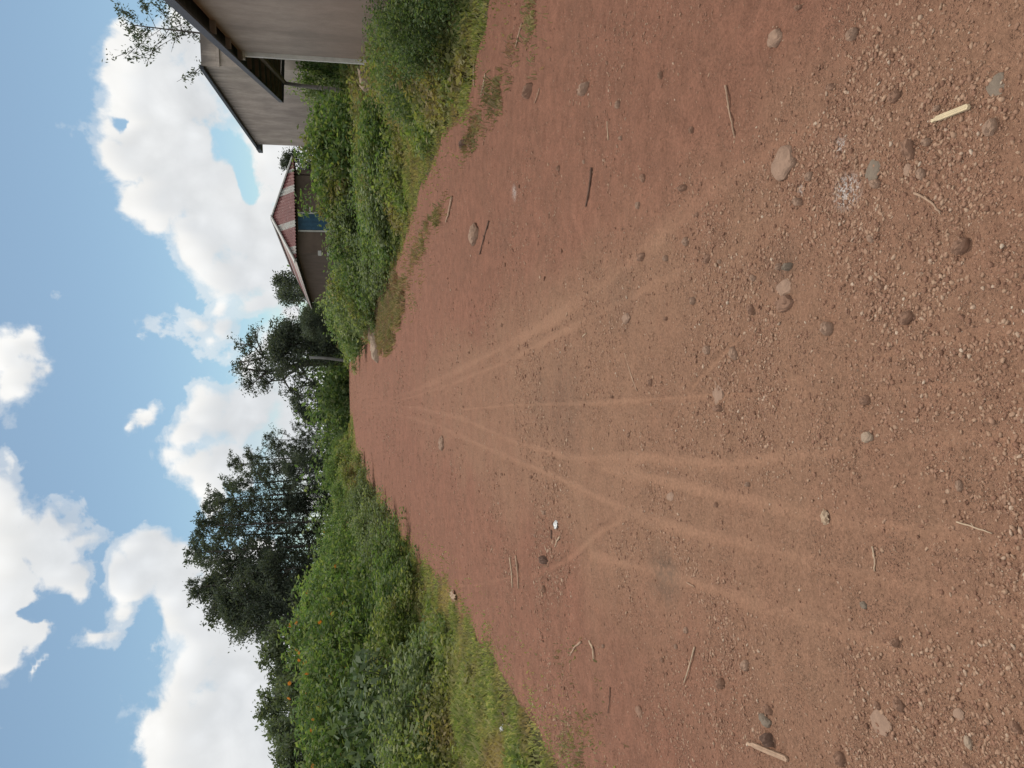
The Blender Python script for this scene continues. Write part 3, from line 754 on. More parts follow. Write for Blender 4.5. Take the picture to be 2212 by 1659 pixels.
for k, (py, dep, top, lab, nf) in enumerate(LB):
    x = col_at(py, dep); tz = pd(top, py, dep).z; g0 = gzf(x, dep)
    src, zt = tith[k % 3]; o = src if k < 3 else copy_tree(src)
    if k >= 3:
        pass
    o['_h'] = (tz-g0)
    rz = random.uniform(0, 6); hs = (tz-g0)/zt
    s = max(.8, min(1.25, hs*1.1))*1.08
    place(o, x, dep, None, rz, s, hs, lab, 'bush')
    del o['_h']
LBobs = [(o_, r_) for o_, r_ in zip([], [])]
# flowers go on after every bush has been copied
def add_flowers(bush, n, rnd):
    global fl_me
    from mathutils import Matrix as M
    sx = bush.scale.x; rz = bush.rotation_euler.z
    for _ in range(n):
        a = rnd.uniform(-PI*.95, -.05)      # side that faces the road and the viewer
        rr = rnd.uniform(.75, 1.12)*1.45*sx; hz_ = rnd.uniform(.45, 1.0)
        rr *= math.sqrt(max(.12, 1-hz_**2.2))
        wp = Vector((math.cos(a)*rr, math.sin(a)*rr, hz_*3.2*bush.scale.z))
        loc = Vector((wp.x*math.cos(-rz)-wp.y*math.sin(-rz), wp.x*math.sin(-rz)+wp.y*math.cos(-rz), wp.z))
        loc = Vector((loc.x/sx, loc.y/sx, loc.z/bush.scale.z))
        if fl_me is None:
            f_ = fproto.build('flower', FLOWER, bush); fl_me = f_.data
        else:
            f_ = bpy.data.objects.new('flower', fl_me); C.objects.link(f_); f_.parent = bush
        f_.location = loc; f_.scale = (1.15,)*3
        f_.rotation_euler = (rnd.uniform(.9, 1.5), 0, rnd.uniform(-.8, .8)-rz)
rf = random.Random(8)
lbs = [o for o in C.objects if o.name.split('.')[0] == 'flowering_bush']
lab2n = {l[3]: l[4] for l in LB}
for o in lbs:
    if lab2n.get(o.get('label'), 0): add_flowers(o, lab2n[o['label']], rf)

# second tier on the left: paler bushes between the weeds and the tall bushes
mid_p = [make_shrub('shrub', m_, 1.0, 1.35, 120, 44, .10, 60+i, .12, .5) for i, m_ in enumerate((G_PALE, G_LEAF2, G_LEAF, G_TITH))]
mid_p.append(make_shrub('shrub', G_LEAF2, 1.0, 1.35, 190, 70, .055, 71, .10, .5))
MSH = [(1600, 12.0, 800, 1.0, 'dull green shrub in front of the outermost flowering bush'),
       (1500, 13.2, 905, .8, 'low shrub beside the broad leaved plant'),
       (1410, 15.0, 790, .9, 'dark green shrub below the orange blooms'),
       (1330, 16.5, 800, 1.0, 'pale green shrub before the highest bush of the flower-side thicket'),
       (1260, 18.5, 790, 1.0, 'pale shrub halfway down the flower-side bank'),
       (1195, 22, 780, 1.0, 'round pale shrub on the flower-side bank near the road bend'),
       (1140, 27, 755, 1.0, 'small pale shrub on the flower-side bank beyond the white scrap'),
       (1085, 33, 745, 1.0, 'grey green shrub low on the far flower-side bank'),
       (1040, 40, 735, 1.1, 'farthest small shrub of the flower-side bank')]
RSH = [# right side, from near to far
       (-45, 9.2, 778, .75, 'dark shrub cut by the building-side picture edge in front of the wall'),
       (20, 10.0, 800, .62, 'leafy shrub just at the grass edge beneath the near wall'),
       (60, 11.2, 790, .7, 'dark leafy shrub at the foot of the near plastered wall'),
       (105, 12.6, 795, .9, 'bright green shrub under the pale corner post'),
       (150, 17.0, 798, .9, 'yellowish shrub between the corner post and the leaning pole'),
       (215, 21, 790, .9, 'tall weedy shrub seen under the open shed roof'),
       (282, 25.5, 665, .9, 'shrub rising beside the end of the dark shed roof'),
       (190, 31.2, 630, .9, 'shrub far under the shed roof behind the leaning pole'),
       (135, 31, 618, 1.0, 'dense shrub behind the pale corner post under the shed roof'),
       (310, 24.5, 645, 1.5, 'shrub in front of the far stained wall'),
       (355, 25, 655, 1.4, 'leafy shrub below the far end of the stained wall'),
       (400, 26, 650, 1.4, 'shrub covering the building-side corner of the red roofed house'),
       (300, 18, 760, 1.1, 'low shrub with a dark hollow beneath, beside the building-side verge'),
       (440, 25, 690, 1.1, 'shrub under the building-side end of the red roof'),
       (490, 25, 704, 1.2, 'shrub just below the blue shutter of the house'),
       (545, 26, 708, 1.2, 'shrub in front of the dark house wall'),
       (600, 28, 708, 1.2, 'rounded shrub before the flower-side half of the house'),
       (650, 31, 690, 1.3, 'bright green shrub at the flower-side end of the house'),
       (690, 36, 705, 1.3, 'green bush on the flower side of the house eave'),
       (725, 43, 725, 1.3, 'last building-side shrub sloping down to the road crest'),
       (400, 18.5, 765, 1.1, 'grey green shrub in the middle of the building-side thicket'),
       (480, 20, 760, 1.0, 'pale shrub near the building-side verge below the blue shutter'),
       (560, 23, 765, 1.0, 'low shrub on the building-side bank across from the tracks'),
       (630, 28, 760, 1.0, 'small shrub on the building-side bank before the grass island')]
for k, (py, dep, top, wd, lab) in enumerate(MSH+RSH):
    x = col_at(py, dep); tz = pd(top, py, dep).z; g0 = gzf(x, dep)
    q_ = k if k < 4 else (4 if dep < 14 else random.randrange(4)); o = mid_p[q_][0] if (k < 4 or (q_ == 4 and not mid_p[4][0].get('label'))) else copy_tree(mid_p[q_][0]); zt = mid_p[q_][1]
    h_ = max(tz-g0, .5)
    place(o, x, dep, None, random.uniform(0, 6), wd*1.15, h_/zt, lab, 'shrub')
for o in list(C.objects):
    if o.name.startswith('shrub') and o.type == 'EMPTY' and o['label'].startswith(('dark', 'bright', 'green', 'dense')):
        for c in o.children:
            if c.name.startswith('foliage'):
                for s_ in c.material_slots: pass

# broad leaved plant in a dark pocket
def broad_plant():
    rg = np.random.default_rng(77); e = empty('broad_leaved_plant')
    pts = []; n = 150
    th = rg.random(n)*2*PI; r = rg.random(n)**.6*1.1
    c = np.stack([np.cos(th)*r, np.sin(th)*r*.7, .35+1.3*rg.random(n)*(1-.3*r)], -1)
    c = np.repeat(c, 5, 0)+rg.normal(0, .09, (n*5, 3))
    V, F = leaf_quads(c, rg.uniform(.13, .24, len(c)), rg, .5, .9, .1)
    np_mesh('foliage', V, F, G_BROAD, False, e)
    mb = MB(); rr = random.Random(2)
    for k in range(14):
        t = c[rr.randrange(len(c))]; t = Vector(t); mb.tube([Vector((t.x*.3, t.y*.3, -.1)), t], [.02, .008], 5)
    mb.build('stems', STEM, e, True); return e
bp_ = broad_plant(); xx = col_at(1545, 13.6)
place(bp_, xx, 13.6, None, 0, 1.0, 1.1, 'plant with large oval grey green leaves in a dark pocket of the flower-side thicket', 'plant')

# ------------------------------------------------------------------ undergrowth (stuff)
def undergrowth(name, side, seed, label, mat, n, hfun, y0, y1, wfun0, wfun1, leaf=.052):
    rg = np.random.default_rng(seed)
    s = rg.random(n); y = y0*(y1/y0)**s
    if side < 0: a = edgeL(y); x = a-(wfun0(y)+(wfun1(y)-wfun0(y))*rg.random(n))
    else: a = edgeR(y); x = a+(wfun0(y)+(wfun1(y)-wfun0(y))*rg.random(n))
    dd = np.abs(x-a); h = hfun(x, y, dd)*(.18+2.3*sm(.28, .78, fbm(x*.75, y*.6, 3, seed)))*rg.uniform(.55, 1.2, n)
    h = np.minimum(h, np.where(side > 0, .95, 1.25)*rg.uniform(.8, 1.1, n)) if y1 < 70 else h
    keep = h > .08; x, y, h = x[keep], y[keep], h[keep]; m = len(x)
    per = 20
    t = rg.random((m, per))**.7
    lean = rg.normal(0, .16, (m, 1, 2))
    sp = .05+.10*h[:, None]
    px = x[:, None]+lean[..., 0]*t*h[:, None]+rg.normal(size=(m, per))*sp
    py = y[:, None]+lean[..., 1]*t*h[:, None]+rg.normal(size=(m, per))*sp
    pz_ = gz(x, y)[:, None]-.04+t*h[:, None]
    P = np.stack([px, py, pz_], -1).reshape(-1, 3)
    sz = leaf*np.repeat((1+.045*y)*rg.uniform(.6, 1.4, m), per)*rg.uniform(.6, 1.3, m*per)
    V, F = leaf_quads(P, sz, rg, .5, .6, .1)
    return tag(np_mesh(name, V, F, mat, False), label, 'weeds', kind='stuff')
undergrowth('undergrowth', -1, 5, 'dense low green and brownish weeds covering the flower-side bank', G_LEAF, 24000,
            lambda x, y, d: .10+.55*sm(.9, 3.2, d), 6.0, 66, lambda y: .55+.0*y, lambda y: 7.5+.0*y)
undergrowth('undergrowth', 1, 6, 'dense low green weeds covering the building-side bank below the buildings', G_LEAF, 24000,
            lambda x, y, d: .12+1.0*sm(.5, 2.4, d)*(1-.35*sm(25, 45, y))*.58, 8.5, 66, lambda y: .35+.0*y, lambda y: 8.0+.0*y)
undergrowth('undergrowth', -1, 9, 'far green growth on the flower side of the road beyond the crest', G_LEAF2, 3500,
            lambda x, y, d: 1.6+0*d, 66, 110, lambda y: -3+.0*y, lambda y: 22+.0*y, .10)
undergrowth('undergrowth', 1, 10, 'far green growth on the building side of the road beyond the crest', G_LEAF2, 3500,
            lambda x, y, d: 1.8+0*d, 66, 110, lambda y: -4+.0*y, lambda y: 16+.0*y, .10)

# ------------------------------------------------------------------ grass (stuff)
def blades(x, y, h, rg, wd=.004):
    n = len(x); z = gz(x, y)
    a = rg.random(n)*2*PI; ln = rg.uniform(.15, .95, n)*h
    w_ = wd*(1+.12*y)*rg.uniform(.7, 1.5, n)
    b = a+PI/2+rg.normal(0, .4, n)
    bx, by = np.cos(b)*w_, np.sin(b)*w_
    tx, ty = np.cos(a)*ln, np.sin(a)*ln
    V = np.stack([np.stack([x-bx, y-by, z-.01], -1), np.stack([x+bx, y+by, z-.01], -1),
                  np.stack([x+bx*.7+tx*.35, y+by*.7+ty*.35, z+h*.62], -1), np.stack([x+tx, y+ty, z+h*rg.uniform(.7, 1, n)], -1)], 1).reshape(-1, 3)
    return V, np.arange(n*4).reshape(-1, 4)
def verge(side, seed, n, y0, y1, wid, label, hmax):
    rg = np.random.default_rng(seed); s = rg.random(n); y = y0*(y1/y0)**s
    d = rg.random(n)*(wid(y)+.7)-.6
    ed = (edgeL(y) if side < 0 else edgeR(y)); x = ed+side*d
    k = fbm(x*3, y*2, 3, 12); keep = (rg.random(n) < .03+sm(-.25, .35, d+.5*(k-.5)*1.6)) & (rg.random(n) < .35+1.2*sm(.3, .6, fbm(x*5, y*5, 2, 13)))
    x, y, d, k = x[keep], y[keep], d[keep], k[keep]
    h = (.03+hmax*sm(0, 1.5, d)*(.5+k))*rg.uniform(.5, 1.2, len(x))*(1+.01*y)
    V, F = blades(x, y, h, rg)
    return tag(np_mesh('grass', V, F, G_GRASS, False), label, 'grass', kind='stuff')
verge(-1, 20, 150000, 4.0, 60, lambda y: 2.6+0*y, 'short green grass on the flower-side verge of the dirt road', .13)
verge(1, 21, 90000, 6.5, 55, lambda y: 1.9+0*y, 'green grass on the building-side verge below the weeds', .16)
def patch(name, px, py, rx_, ry_, n, seed, label, h0, dn_=.45):
    rg = np.random.default_rng(seed); c = gp(px, py); n = int(n*.8)
    a = rg.random(n)*2*PI; r = rg.random(n)**.5*1.15
    x = c.x+np.cos(a)*r*rx_; y = c.y+np.sin(a)*r*ry_
    k = fbm(x*2.5, y*2.0, 3, seed); keep = (rg.random(n) < (1-sm(.25, 1.1, r+.9*(k-.5)))) & (rg.random(n) < dn_*(.06+1.5*sm(.42, .68, fbm(x*4, y*4, 2, seed+1))))
    x, y = x[keep], y[keep]; h = h0*rg.uniform(.4, 1.2, len(x))
    V, F = blades(x, y, h, rg, .0018); return tag(np_mesh(name, V, F, G_DRY, False), label, 'grass', kind='stuff')
patch('grass_patch', 838, 690, .95, 6.0, 60000, 31, 'grass island with pale rocks on the building side of the road', .17, 1.3)
patch('grass_patch', 890, 590, .9, 3.6, 6000, 32, 'thin sparse weeds just nearer than the grass island', .08)
patch('grass_patch', 925, 505, .28, 3.2, 7000, 33, 'narrow grass strip along the building side of the road', .10)
patch('grass_patch', 1055, 230, .3, 1.7, 8000, 34, 'sparse weedy patch on dirt inside the building-side verge', .06)
patch('grass_patch', 1162, 20, .45, .45, 5000, 35, 'small grass tuft on the red dirt at the building-side picture edge', .06)
patch('grass_patch', 1255, 1530, .5, .9, 3500, 36, 'sparse thin grass straying onto the road at the near flower side', .04)
patch('grass_patch', 1245, 1640, .4, .5, 2500, 37, 'thin grass fringe in the near flower-side corner', .04)
patch('grass_patch', 800, 715, .5, 2.5, 5000, 38, 'dark ragged weeds behind the pale rocks of the island', .32)

# ------------------------------------------------------------------ trees
def make_tree(name, seed, H, spread, trunk_r, clear, nl, leaf, ltype='euc', mat=None, forks=3, per=26, cr=.42, bark=None, fork_at=.35, extra=1.0):
    rnd = random.Random(seed); rg = np.random.default_rng(seed)
    e = empty(name); mb = MB(); tips = []
    def branch(p, d, L, r, lev):
        n = 5; pts = [p]; q = p
        for i in range(n):
            d = (d+Vector((rnd.uniform(-1, 1), rnd.uniform(-1, 1), rnd.uniform(-.2, .55)))*.13).normalized()
            q = q+d*L/n; pts.append(q)
            if lev >= 2 or i >= 2: tips.append((q, lev))
        mb.tube(pts, [r*(1-.55*i/n) for i in range(n+1)], 6 if lev else 9)
        if lev < 3:
            m = {0: forks, 1: 4, 2: 3}[lev]
            for k in range(m):
                t = rnd.uniform(.45, 1.0) if lev else 1-.25*rnd.random()*(k > 0)
                j = min(n, int(t*n)); a = rnd.uniform(0, 2*PI)
                dd = (d*1.0+Vector((math.cos(a), math.sin(a), rnd.uniform(-.1, .5)))*(.75 if lev else .45)).normalized()
                branch(pts[j], dd, L*rnd.uniform(.5, .72)*(1 if lev else 1.0), r*.5, lev+1)
    if ltype == 'euc':            # tall straight trunk, limbs leaving all along the top
        pts = []; q = Vector((0, 0, -.6)); n = 14; d = Vector((rnd.uniform(-.05, .05), rnd.uniform(-.05, .05), 1))
        for i in range(n+1):
            pts.append(q); q = q+Vector((d.x+rnd.uniform(-.03, .03), d.y+rnd.uniform(-.03, .03), 1))*(H+.4)/n
        mb.tube(pts, [trunk_r*(1-.85*i/n)+.012 for i in range(n+1)], 9)
        for k in range(nl):
            t = clear+(1-clear)*((k+rnd.random())/nl)**.9; j = min(n-1, int(t*n)); b = pts[j].lerp(pts[j+1], t*n-j)
            a = rnd.uniform(0, 2*PI); tt_ = (t-clear)/(1-clear)
            prof = (.45+.9*math.sin(PI*min(1, .15+.85*tt_)))*(.75 if tt_ > .85 else 1)
            L = spread*prof*rnd.uniform(.45, 1.1)
            dd = Vector((math.cos(a), math.sin(a), rnd.uniform(.15, .9))).normalized()
            pts2 = [b]; q = b
            for i in range(5):
                dd = (dd+Vector((rnd.uniform(-.3, .3), rnd.uniform(-.3, .3), rnd.uniform(-.12, .25)))).normalized(); q = q+dd*L/5; pts2.append(q)
                if i >= 1: tips.append((q+Vector((rnd.uniform(-.2, .2), rnd.uniform(-.2, .2), 0)), 2))
                if i in (2, 3, 4):
                    d3 = (dd+Vector((rnd.uniform(-1, 1), rnd.uniform(-1, 1), rnd.uniform(-.4, .6)))).normalized(); e3 = q+d3*L*.35
                    mb.tube([q, e3], [.022, .008], 4); tips.append((e3, 3)); tips.append((q.lerp(e3, .5), 3))
            mb.tube(pts2, [max(.012, trunk_r*.33*(1-t*.6)*(1-.75*i/5)) for i in range(6)], 6)
        tips.append((pts[-1], 3)); tips.append((pts[-2], 3))
    else:
        h0 = H*fork_at; top = Vector((rnd.uniform(-.2, .2), rnd.uniform(-.2, .2), h0))
        mb.tube([Vector((0, 0, -.6)), Vector((.03, 0, h0*.5)), top], [trunk_r*1.2, trunk_r, trunk_r*.85], 10)
        for k in range(forks):
            a = 2*PI*k/forks+rnd.uniform(-.4, .4)
            dd = Vector((math.cos(a)*.55*spread/ (H*.3), math.sin(a)*.45*spread/(H*.3), 1)).normalized()
            branch(top, dd, (H-h0)*rnd.uniform(.50, .68), trunk_r*.6, 1)
    mb.build('trunk', bark or BARK, e, True)
    T = np.array([list(t[0]) for t in tips]); keep = rg.random(len(T)) < extra; T = T[keep]
    k = len(T); s = cr*rg.uniform(.45, 1.25, k)
    P = np.repeat(T, per, 0)+rg.normal(size=(k*per, 3))*np.repeat(s, per)[:, None]*np.array([1, 1, .7])
    V, F = leaf_quads(P, leaf*rg.uniform(.6, 1.4, len(P)), rg, .38, .2, .6)
    np_mesh('crown', V, F, mat or G_TREE, False, e)
    zmax = P[:, 2].max()
    return e, zmax
def put_tree(o, zmax, px_top, py, dep, label, cat='tree', group=None, ws=None, rz=None):
    x = col_at(py, dep); g0 = gzf(x, dep); tz = pd(px_top, py, dep).z
    s = (tz-g0)/zmax*1.03; o.location = (x, dep, g0); o.scale = (ws or s, ws or s, s)
    o.rotation_euler = (0, 0, random.uniform(0, 6) if rz is None else rz)
    tag(o, label, cat, group)
EUC = [make_tree('eucalyptus_tree', 200+i, 15.5, 3.0, .17, (.16, .12, .22)[i], (46, 50, 42)[i], .28, 'euc', per=15, cr=.23, extra=.62) for i in range(3)]
DEN = [make_tree('dense_tree', 230+i, 12, 3.2, .25, .12, 46, .30, 'euc', per=26, cr=.42) for i in range(2)]
GR = [ # grove: row y, top x, depth, kind, label
 (925,640,84,'e','short thin tree at the building-side end of the grove'),
 (952,572,82,'e','slim tree second from the building-side end of the grove'),
 (985,530,80,'e','open crowned tree on the building side of the grove, standing against white cloud'),
 (1000,498,86,'e','tree with a ragged crown on the building-side shoulder of the grove'),
 (1030,480,80,'e','airy tree between the grove middle and its building-side shoulder'),
 (1055,465,78,'e','tall thin trunked tree in the airy half of the grove'),
 (1078,450,84,'e','tall tree with see through crown near the grove middle'),
 (1102,436,80,'e','straight trunked tree at the grove middle'),
 (1125,425,76,'e','tree with dark rounded top just on the building side of the tallest'),
 (1148,424,82,'e','tree behind the close set trunks of the grove'),
 (1172,408,77,'e','tallest tree of the grove with a narrow domed top'),
 (1198,418,84,'e','tree between the tallest one and the dense dark trees'),
 (1222,412,78,'e','broad topped tree on the flower side of the tallest grove tree'),
 (1245,428,80,'d','dense dark tree standing flower-side next to the broad topped tree'),
 (1272,452,74,'d','dense dark tree with bulging outline at the flower-side grove shoulder'),
 (1298,478,78,'d','dark tree with drooping lower foliage near the flower-side grove end'),
 (1322,515,76,'e','thin crowned tree hanging over the flower-side end of the grove'),
 (1345,560,74,'e','smallest tree at the flower-side end of the grove above the green bushes'),
 (940,650,80,'e','low slim tree filling the building-side end of the grove'),
 (1010,600,76,'d','low dark tree among the thin trunks on the building side of the grove'),
 (1075,610,78,'d','short dark tree under the airy middle of the grove'),
 (968,620,82,'e','low airy tree at the grove end nearest the forking tree'),
 (1210,520,72,'d','dark broad tree filling the foot of the grove'),
 (1285,560,72,'d','low dark tree under the dense flower-side half of the grove')]
ie = idn = 0
for k, (py, tx, dep, kd, lab) in enumerate(GR):
    if kd == 'e': src, zm = EUC[ie % 3]; o = src if ie < 3 else copy_tree(src); ie += 1
    else: src, zm = DEN[idn % 2]; o = src if idn < 2 else copy_tree(src); idn += 1
    put_tree(o, zm, tx, py, dep, lab, 'tree', 'trees of the grove beyond the flower-side bank')
def forked_tree():
    rnd = random.Random(9); rg = np.random.default_rng(9); DEP = 68.0
    q = lambda x, y, dd=0: pd((900+.3617*x)/1.8517, (1100+.3617*y)/1.8517, DEP+dd)
    b0 = q(1290, 960); b0.z = gzf(b0.x, b0.y)-.3; e = empty('forked_tree', tuple(b0))
    limbs = [([(0, 0, 0)], 0)]
    L = [([(1290,960,0),(1000,968,0),(880,975,.0),(820,985,0)], .34, .27, 0),
         ([(820,985,0),(700,1020,.3),(620,1048,.4),(480,1060,.6),(380,1060,.8),(250,1040,.5),(140,1030,.5)], .20, .05, 1),
         ([(870,970,0),(760,930,-.3),(620,932,-.6),(500,945,-.8),(430,910,-.8),(300,950,-1),(150,960,-1)], .17, .04, 1),
         ([(430,910,-.8),(370,850,-1),(330,800,-1.2),(250,770,-1.2),(170,760,-1)], .09, .03, 1),
         ([(430,910,-.8),(400,830,-.2),(360,740,.4),(340,640,.8)], .08, .03, 1),
         ([(830,1000,0),(770,1060,.6),(700,1100,1),(650,1160,1.4),(540,1170,1.8),(420,1185,2)], .14, .04, 1),
         ([(650,1160,1.4),(700,1240,1.6),(760,1310,1.8),(860,1345,2)], .08, .03, 1),
         ([(480,1060,.6),(400,1120,.2),(320,1190,0),(260,1230,-.3)], .08, .03, 1),
         ([(850,1030,0),(880,1110,-.8),(930,1160,-1.2),(985,1190,-1.4)], .09, .03, 1),
         ([(620,1048,.4),(560,1120,1.2),(480,1200,1.6),(470,1290,1.8)], .07, .03, 1),
         ([(700,1020,.3),(640,960,1.4),(560,860,2),(500,760,2.2)], .08, .03, 1)]
    mb = MB(); tips = []
    for pts, r0, r1, tw in L:
        P = [q(*p) for p in pts]
        P = [v-b0 for v in P]; n = len(P)
        mb.tube(P, [r0+(r1-r0)*i/(n-1) for i in range(n)], 8)
        if not tw: continue
        for i in range(1, n):
            for k in range(5):
                t = rnd.random(); a_ = P[i-1].lerp(P[i], t)
                if (i-1+t)/(n-1) < .40: continue
                d = Vector((rnd.uniform(-1, 1), rnd.uniform(-1, 1), rnd.uniform(-.3, 1))).normalized(); ln = rnd.uniform(.5, 1.35)
                m_ = a_+d*ln*.5+Vector((0, 0, .08)); e_ = a_+d*ln
                mb.tube([a_, m_, e_], [.035, .022, .01], 5); tips.append(e_); tips.append(m_.lerp(e_, .5))
                if rnd.random() < .6:
                    f_ = m_+Vector((rnd.uniform(-1, 1), rnd.uniform(-1, 1), rnd.uniform(-.3, .7)))*.55; mb.tube([m_, f_], [.018, .008], 4); tips.append(f_)
        tips.append(P[-1])
    mb.build('trunk', BARK, e, True)
    T = np.array([list(t) for t in tips]); k = len(T); per = 15
    P = np.repeat(T, per, 0)+np.clip(rg.normal(size=(k*per, 3)), -2, 2)*np.repeat(.24*rg.uniform(.6, 1.3, k), per)[:, None]*np.array([1, 1, .75])
    V, F = leaf_quads(P, .23*rg.uniform(.6, 1.4, len(P)), rg, .4, .2, .5)
    np_mesh('crown', V, F, G_TREE, False, e)
    tag(e, 'large tree with bare forking limbs on the building side of the road end', 'tree')
forked_tree()
dt, zm = make_tree('dense_tree', 335, 9, 3.4, .28, .10, 48, .34, 'euc', per=46, cr=.6)
put_tree(dt, zm, 560, 742, 64, 'dense dark tree beside the forking tree, on the flower side of the house', 'tree')
o = copy_tree(dt); put_tree(o, zm, 640, 700, 60, 'low dark tree crown closing the gap behind the bushes by the house', 'tree')
s1, zm1 = make_tree('small_tree', 340, 6.5, 1.9, .13, .18, 24, .27, 'euc', per=20, cr=.34)
put_tree(s1, zm1, 598, 635, 58, 'light crowned tree just behind the flower-side end of the red roof', 'tree')
o = copy_tree(s1); put_tree(o, zm1, 590, 612, 62, 'feathery tree peeking over the flower-side slope of the red roof', 'tree')
o = copy_tree(s1); put_tree(o, zm1, 650, 895, 74, 'small dark tree in the gap between forking tree and grove', 'tree')
o = copy_tree(s1); put_tree(o, zm1, 625, 868, 74, 'small dark tree close on the flower side of the forking tree', 'tree')
o = copy_tree(s1); put_tree(o, zm1, 650, 680, 66, 'small tree filling the space on the building side of the dense dark one', 'tree')
o = copy_tree(s1); put_tree(o, zm1, 605, 352, 60, 'small palm like crown behind the building-side tip of the red roof', 'tree')
LT, zmL = make_tree('slender_tree', 350, 13, 3.0, .13, .42, 22, .24, 'euc', per=15, cr=.24, extra=.6)
put_tree(LT, zmL, 250, 112, 48, 'tall slender tree with sparse crown behind the stained wall building', 'tree', ws=.85)
# a few feathery trees over the left thicket
G_FEATH = leaf_mat('feathery_leaves', (.07, .105, .055), (.105, .145, .08), (.15, .19, .11), .35)
F1, zf = make_tree('feathery_tree', 360, 5.2, 1.5, .10, .25, 22, .22, 'euc', per=22, cr=.26, mat=G_FEATH)
for k, (py, tx, dep, lab) in enumerate([(1405, 557, 28, 'feathery tree over the flower-side thicket nearest to the grove'),
                                       (1442, 590, 30, 'thin feathery tree between two bushier tops on the flower side'),
                                       (1492, 553, 27, 'feathery tree with a domed top above the orange flowers'),
                                       (1552, 575, 25, 'feathery tree leaning out above the flower-side thicket'),
                                       (1605, 612, 24, 'low feathery tree at the flower-side edge'),
                                       (1650, 590, 22, 'leafy treetop cut by the flower-side picture edge')]):
    o = F1 if k == 0 else copy_tree(F1); put_tree(o, zf, tx, py, dep, lab)
# thick pale dead trunk standing by the road end
mb = MB(); a = pd(668, 772, 60); b = pd(740, 778, 60)
mb.tube([b-Vector((0, 0, .8)), b, a.lerp(b, .5)+Vector((.05, 0, 0)), a], [.13, .12, .11, .09], 9)
tag(mb.build('tree_trunk', BARKL, origin=b, smooth=True), 'pale bare trunk rising in front of the dense dark tree', 'tree trunk')

# ------------------------------------------------------------------ buildings
def plaster(name, base, stain, top_z, low_z):
    m, t, out = new_mat(name)
    g = t.node('ShaderNodeNewGeometry'); pos = g.outputs['Position']
    n1 = t.noise(pos, .7, 6, .6); n2 = t.noise(pos, 5, 6, .65)
    c = t.mix(t.mr(n1, .38, .62), base, tuple(q*.68 for q in base))
    c = t.mix(t.mr(n2, .4, .75, 0, .5), c, tuple(q*.62 for q in base))
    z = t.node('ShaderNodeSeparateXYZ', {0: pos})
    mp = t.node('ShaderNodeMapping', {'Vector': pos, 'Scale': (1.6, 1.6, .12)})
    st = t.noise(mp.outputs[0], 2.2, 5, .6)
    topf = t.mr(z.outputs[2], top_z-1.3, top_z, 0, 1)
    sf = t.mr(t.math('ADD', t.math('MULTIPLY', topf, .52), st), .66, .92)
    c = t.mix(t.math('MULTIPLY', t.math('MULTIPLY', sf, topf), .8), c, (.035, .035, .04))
    lowf = t.mr(t.math('ADD', z.outputs[2], t.math('MULTIPLY', n1, 1.2)), low_z+.4, low_z+1.9, 1, 0)
    c = t.mix(t.math('MULTIPLY', lowf, .55), c, stain)
    b = t.node('ShaderNodeBsdfPrincipled', {'Base Color': c, 'Roughness': .92, 'Specular IOR Level': .15})
    bp = t.node('ShaderNodeBump', {'Height': n2, 'Strength': .5, 'Distance': .03}); t.l.new(bp.outputs[0], b.inputs['Normal'])
    t.l.new(b.outputs[0], out.inputs[0]); return m
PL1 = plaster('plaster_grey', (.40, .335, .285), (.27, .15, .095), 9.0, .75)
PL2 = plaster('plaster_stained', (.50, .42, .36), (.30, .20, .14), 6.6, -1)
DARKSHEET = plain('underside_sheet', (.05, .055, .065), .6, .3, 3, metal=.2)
ROOFTOP = plain('weathered_iron_sheet', (.22, .21, .20), .5, .3, 2, metal=.4)
CONC = plain('pale_concrete', (.62, .60, .55), .85, .2, 6, bump=.3)
BEAM = plain('timber', (.20, .16, .13), .85, .3, 6, bump=.3)
POLE = plain('pole_wood', (.23, .20, .18), .85, .35, 7, bump=.5, bscale=25)

# near plastered building with its open shed roof
Hw, He = 3.30, 3.30
wc = pz(956/1.8517, 205/1.8517, Hw)             # far corner of the wall, top
wn = pz(779/1.8517, 10/1.8517, Hw)              # a nearer point of the wall top
wdir = (wc-wn).normalized(); wstart = wc-wdir*11.0; nrm = Vector((-wdir.y, wdir.x, 0))  # towards the road
e1 = pz(689/1.8517, 0/1.8517, He); e2 = pz(1127/1.8517, 408/1.8517, He); edir = (e2-e1).normalized(); e0 = e1-edir*6.0
print('wall', wn, wc, 'eave', e1, e2)
B1 = empty('plastered_building', (wc.x, wc.y, gzf(wc.x, wc.y)))
org = B1.location.copy()
def bchild(mb, name, mats, par, smooth=False):
    o = mb.build(name, mats, None, smooth); o.parent = par; o.matrix_parent_inverse = Matrix.Translation(-par.location) if par.rotation_euler.z == 0 else par.matrix_world.inverted(); return o
mb = MB(); thick = -nrm*.22; dn = Vector((0, 0, -Hw-.3))
mb.prism([wstart, wc, wc+dn, wstart+dn], thick)
# return wall at the far end (seen edge on)
mb.prism([wc-nrm*.225, wc-nrm*6, wc-nrm*6+dn, wc-nrm*.225+dn], -wdir*.22)
bchild(mb, 'wall', PL1, B1)
mb = MB(); cp = wc+wdir*.10-nrm*.02
mb.prism([cp+Vector((0, 0, -.10))-nrm*.1-wdir*.09, cp+Vector((0, 0, -.10))+nrm*.1-wdir*.09, cp+Vector((0, 0, -.10))+nrm*.1+wdir*.09, cp+Vector((0, 0, -.10))-nrm*.1+wdir*.09], Vector((0, 0, -Hw-.1)))
mb.prism([cp-nrm*.13-wdir*.13+Vector((0, 0, .0)), cp+nrm*.16-wdir*.13, cp+nrm*.16+wdir*.13, cp-nrm*.13+wdir*.13], Vector((0, 0, -.095)))
bchild(mb, 'corner_post', CONC, B1)
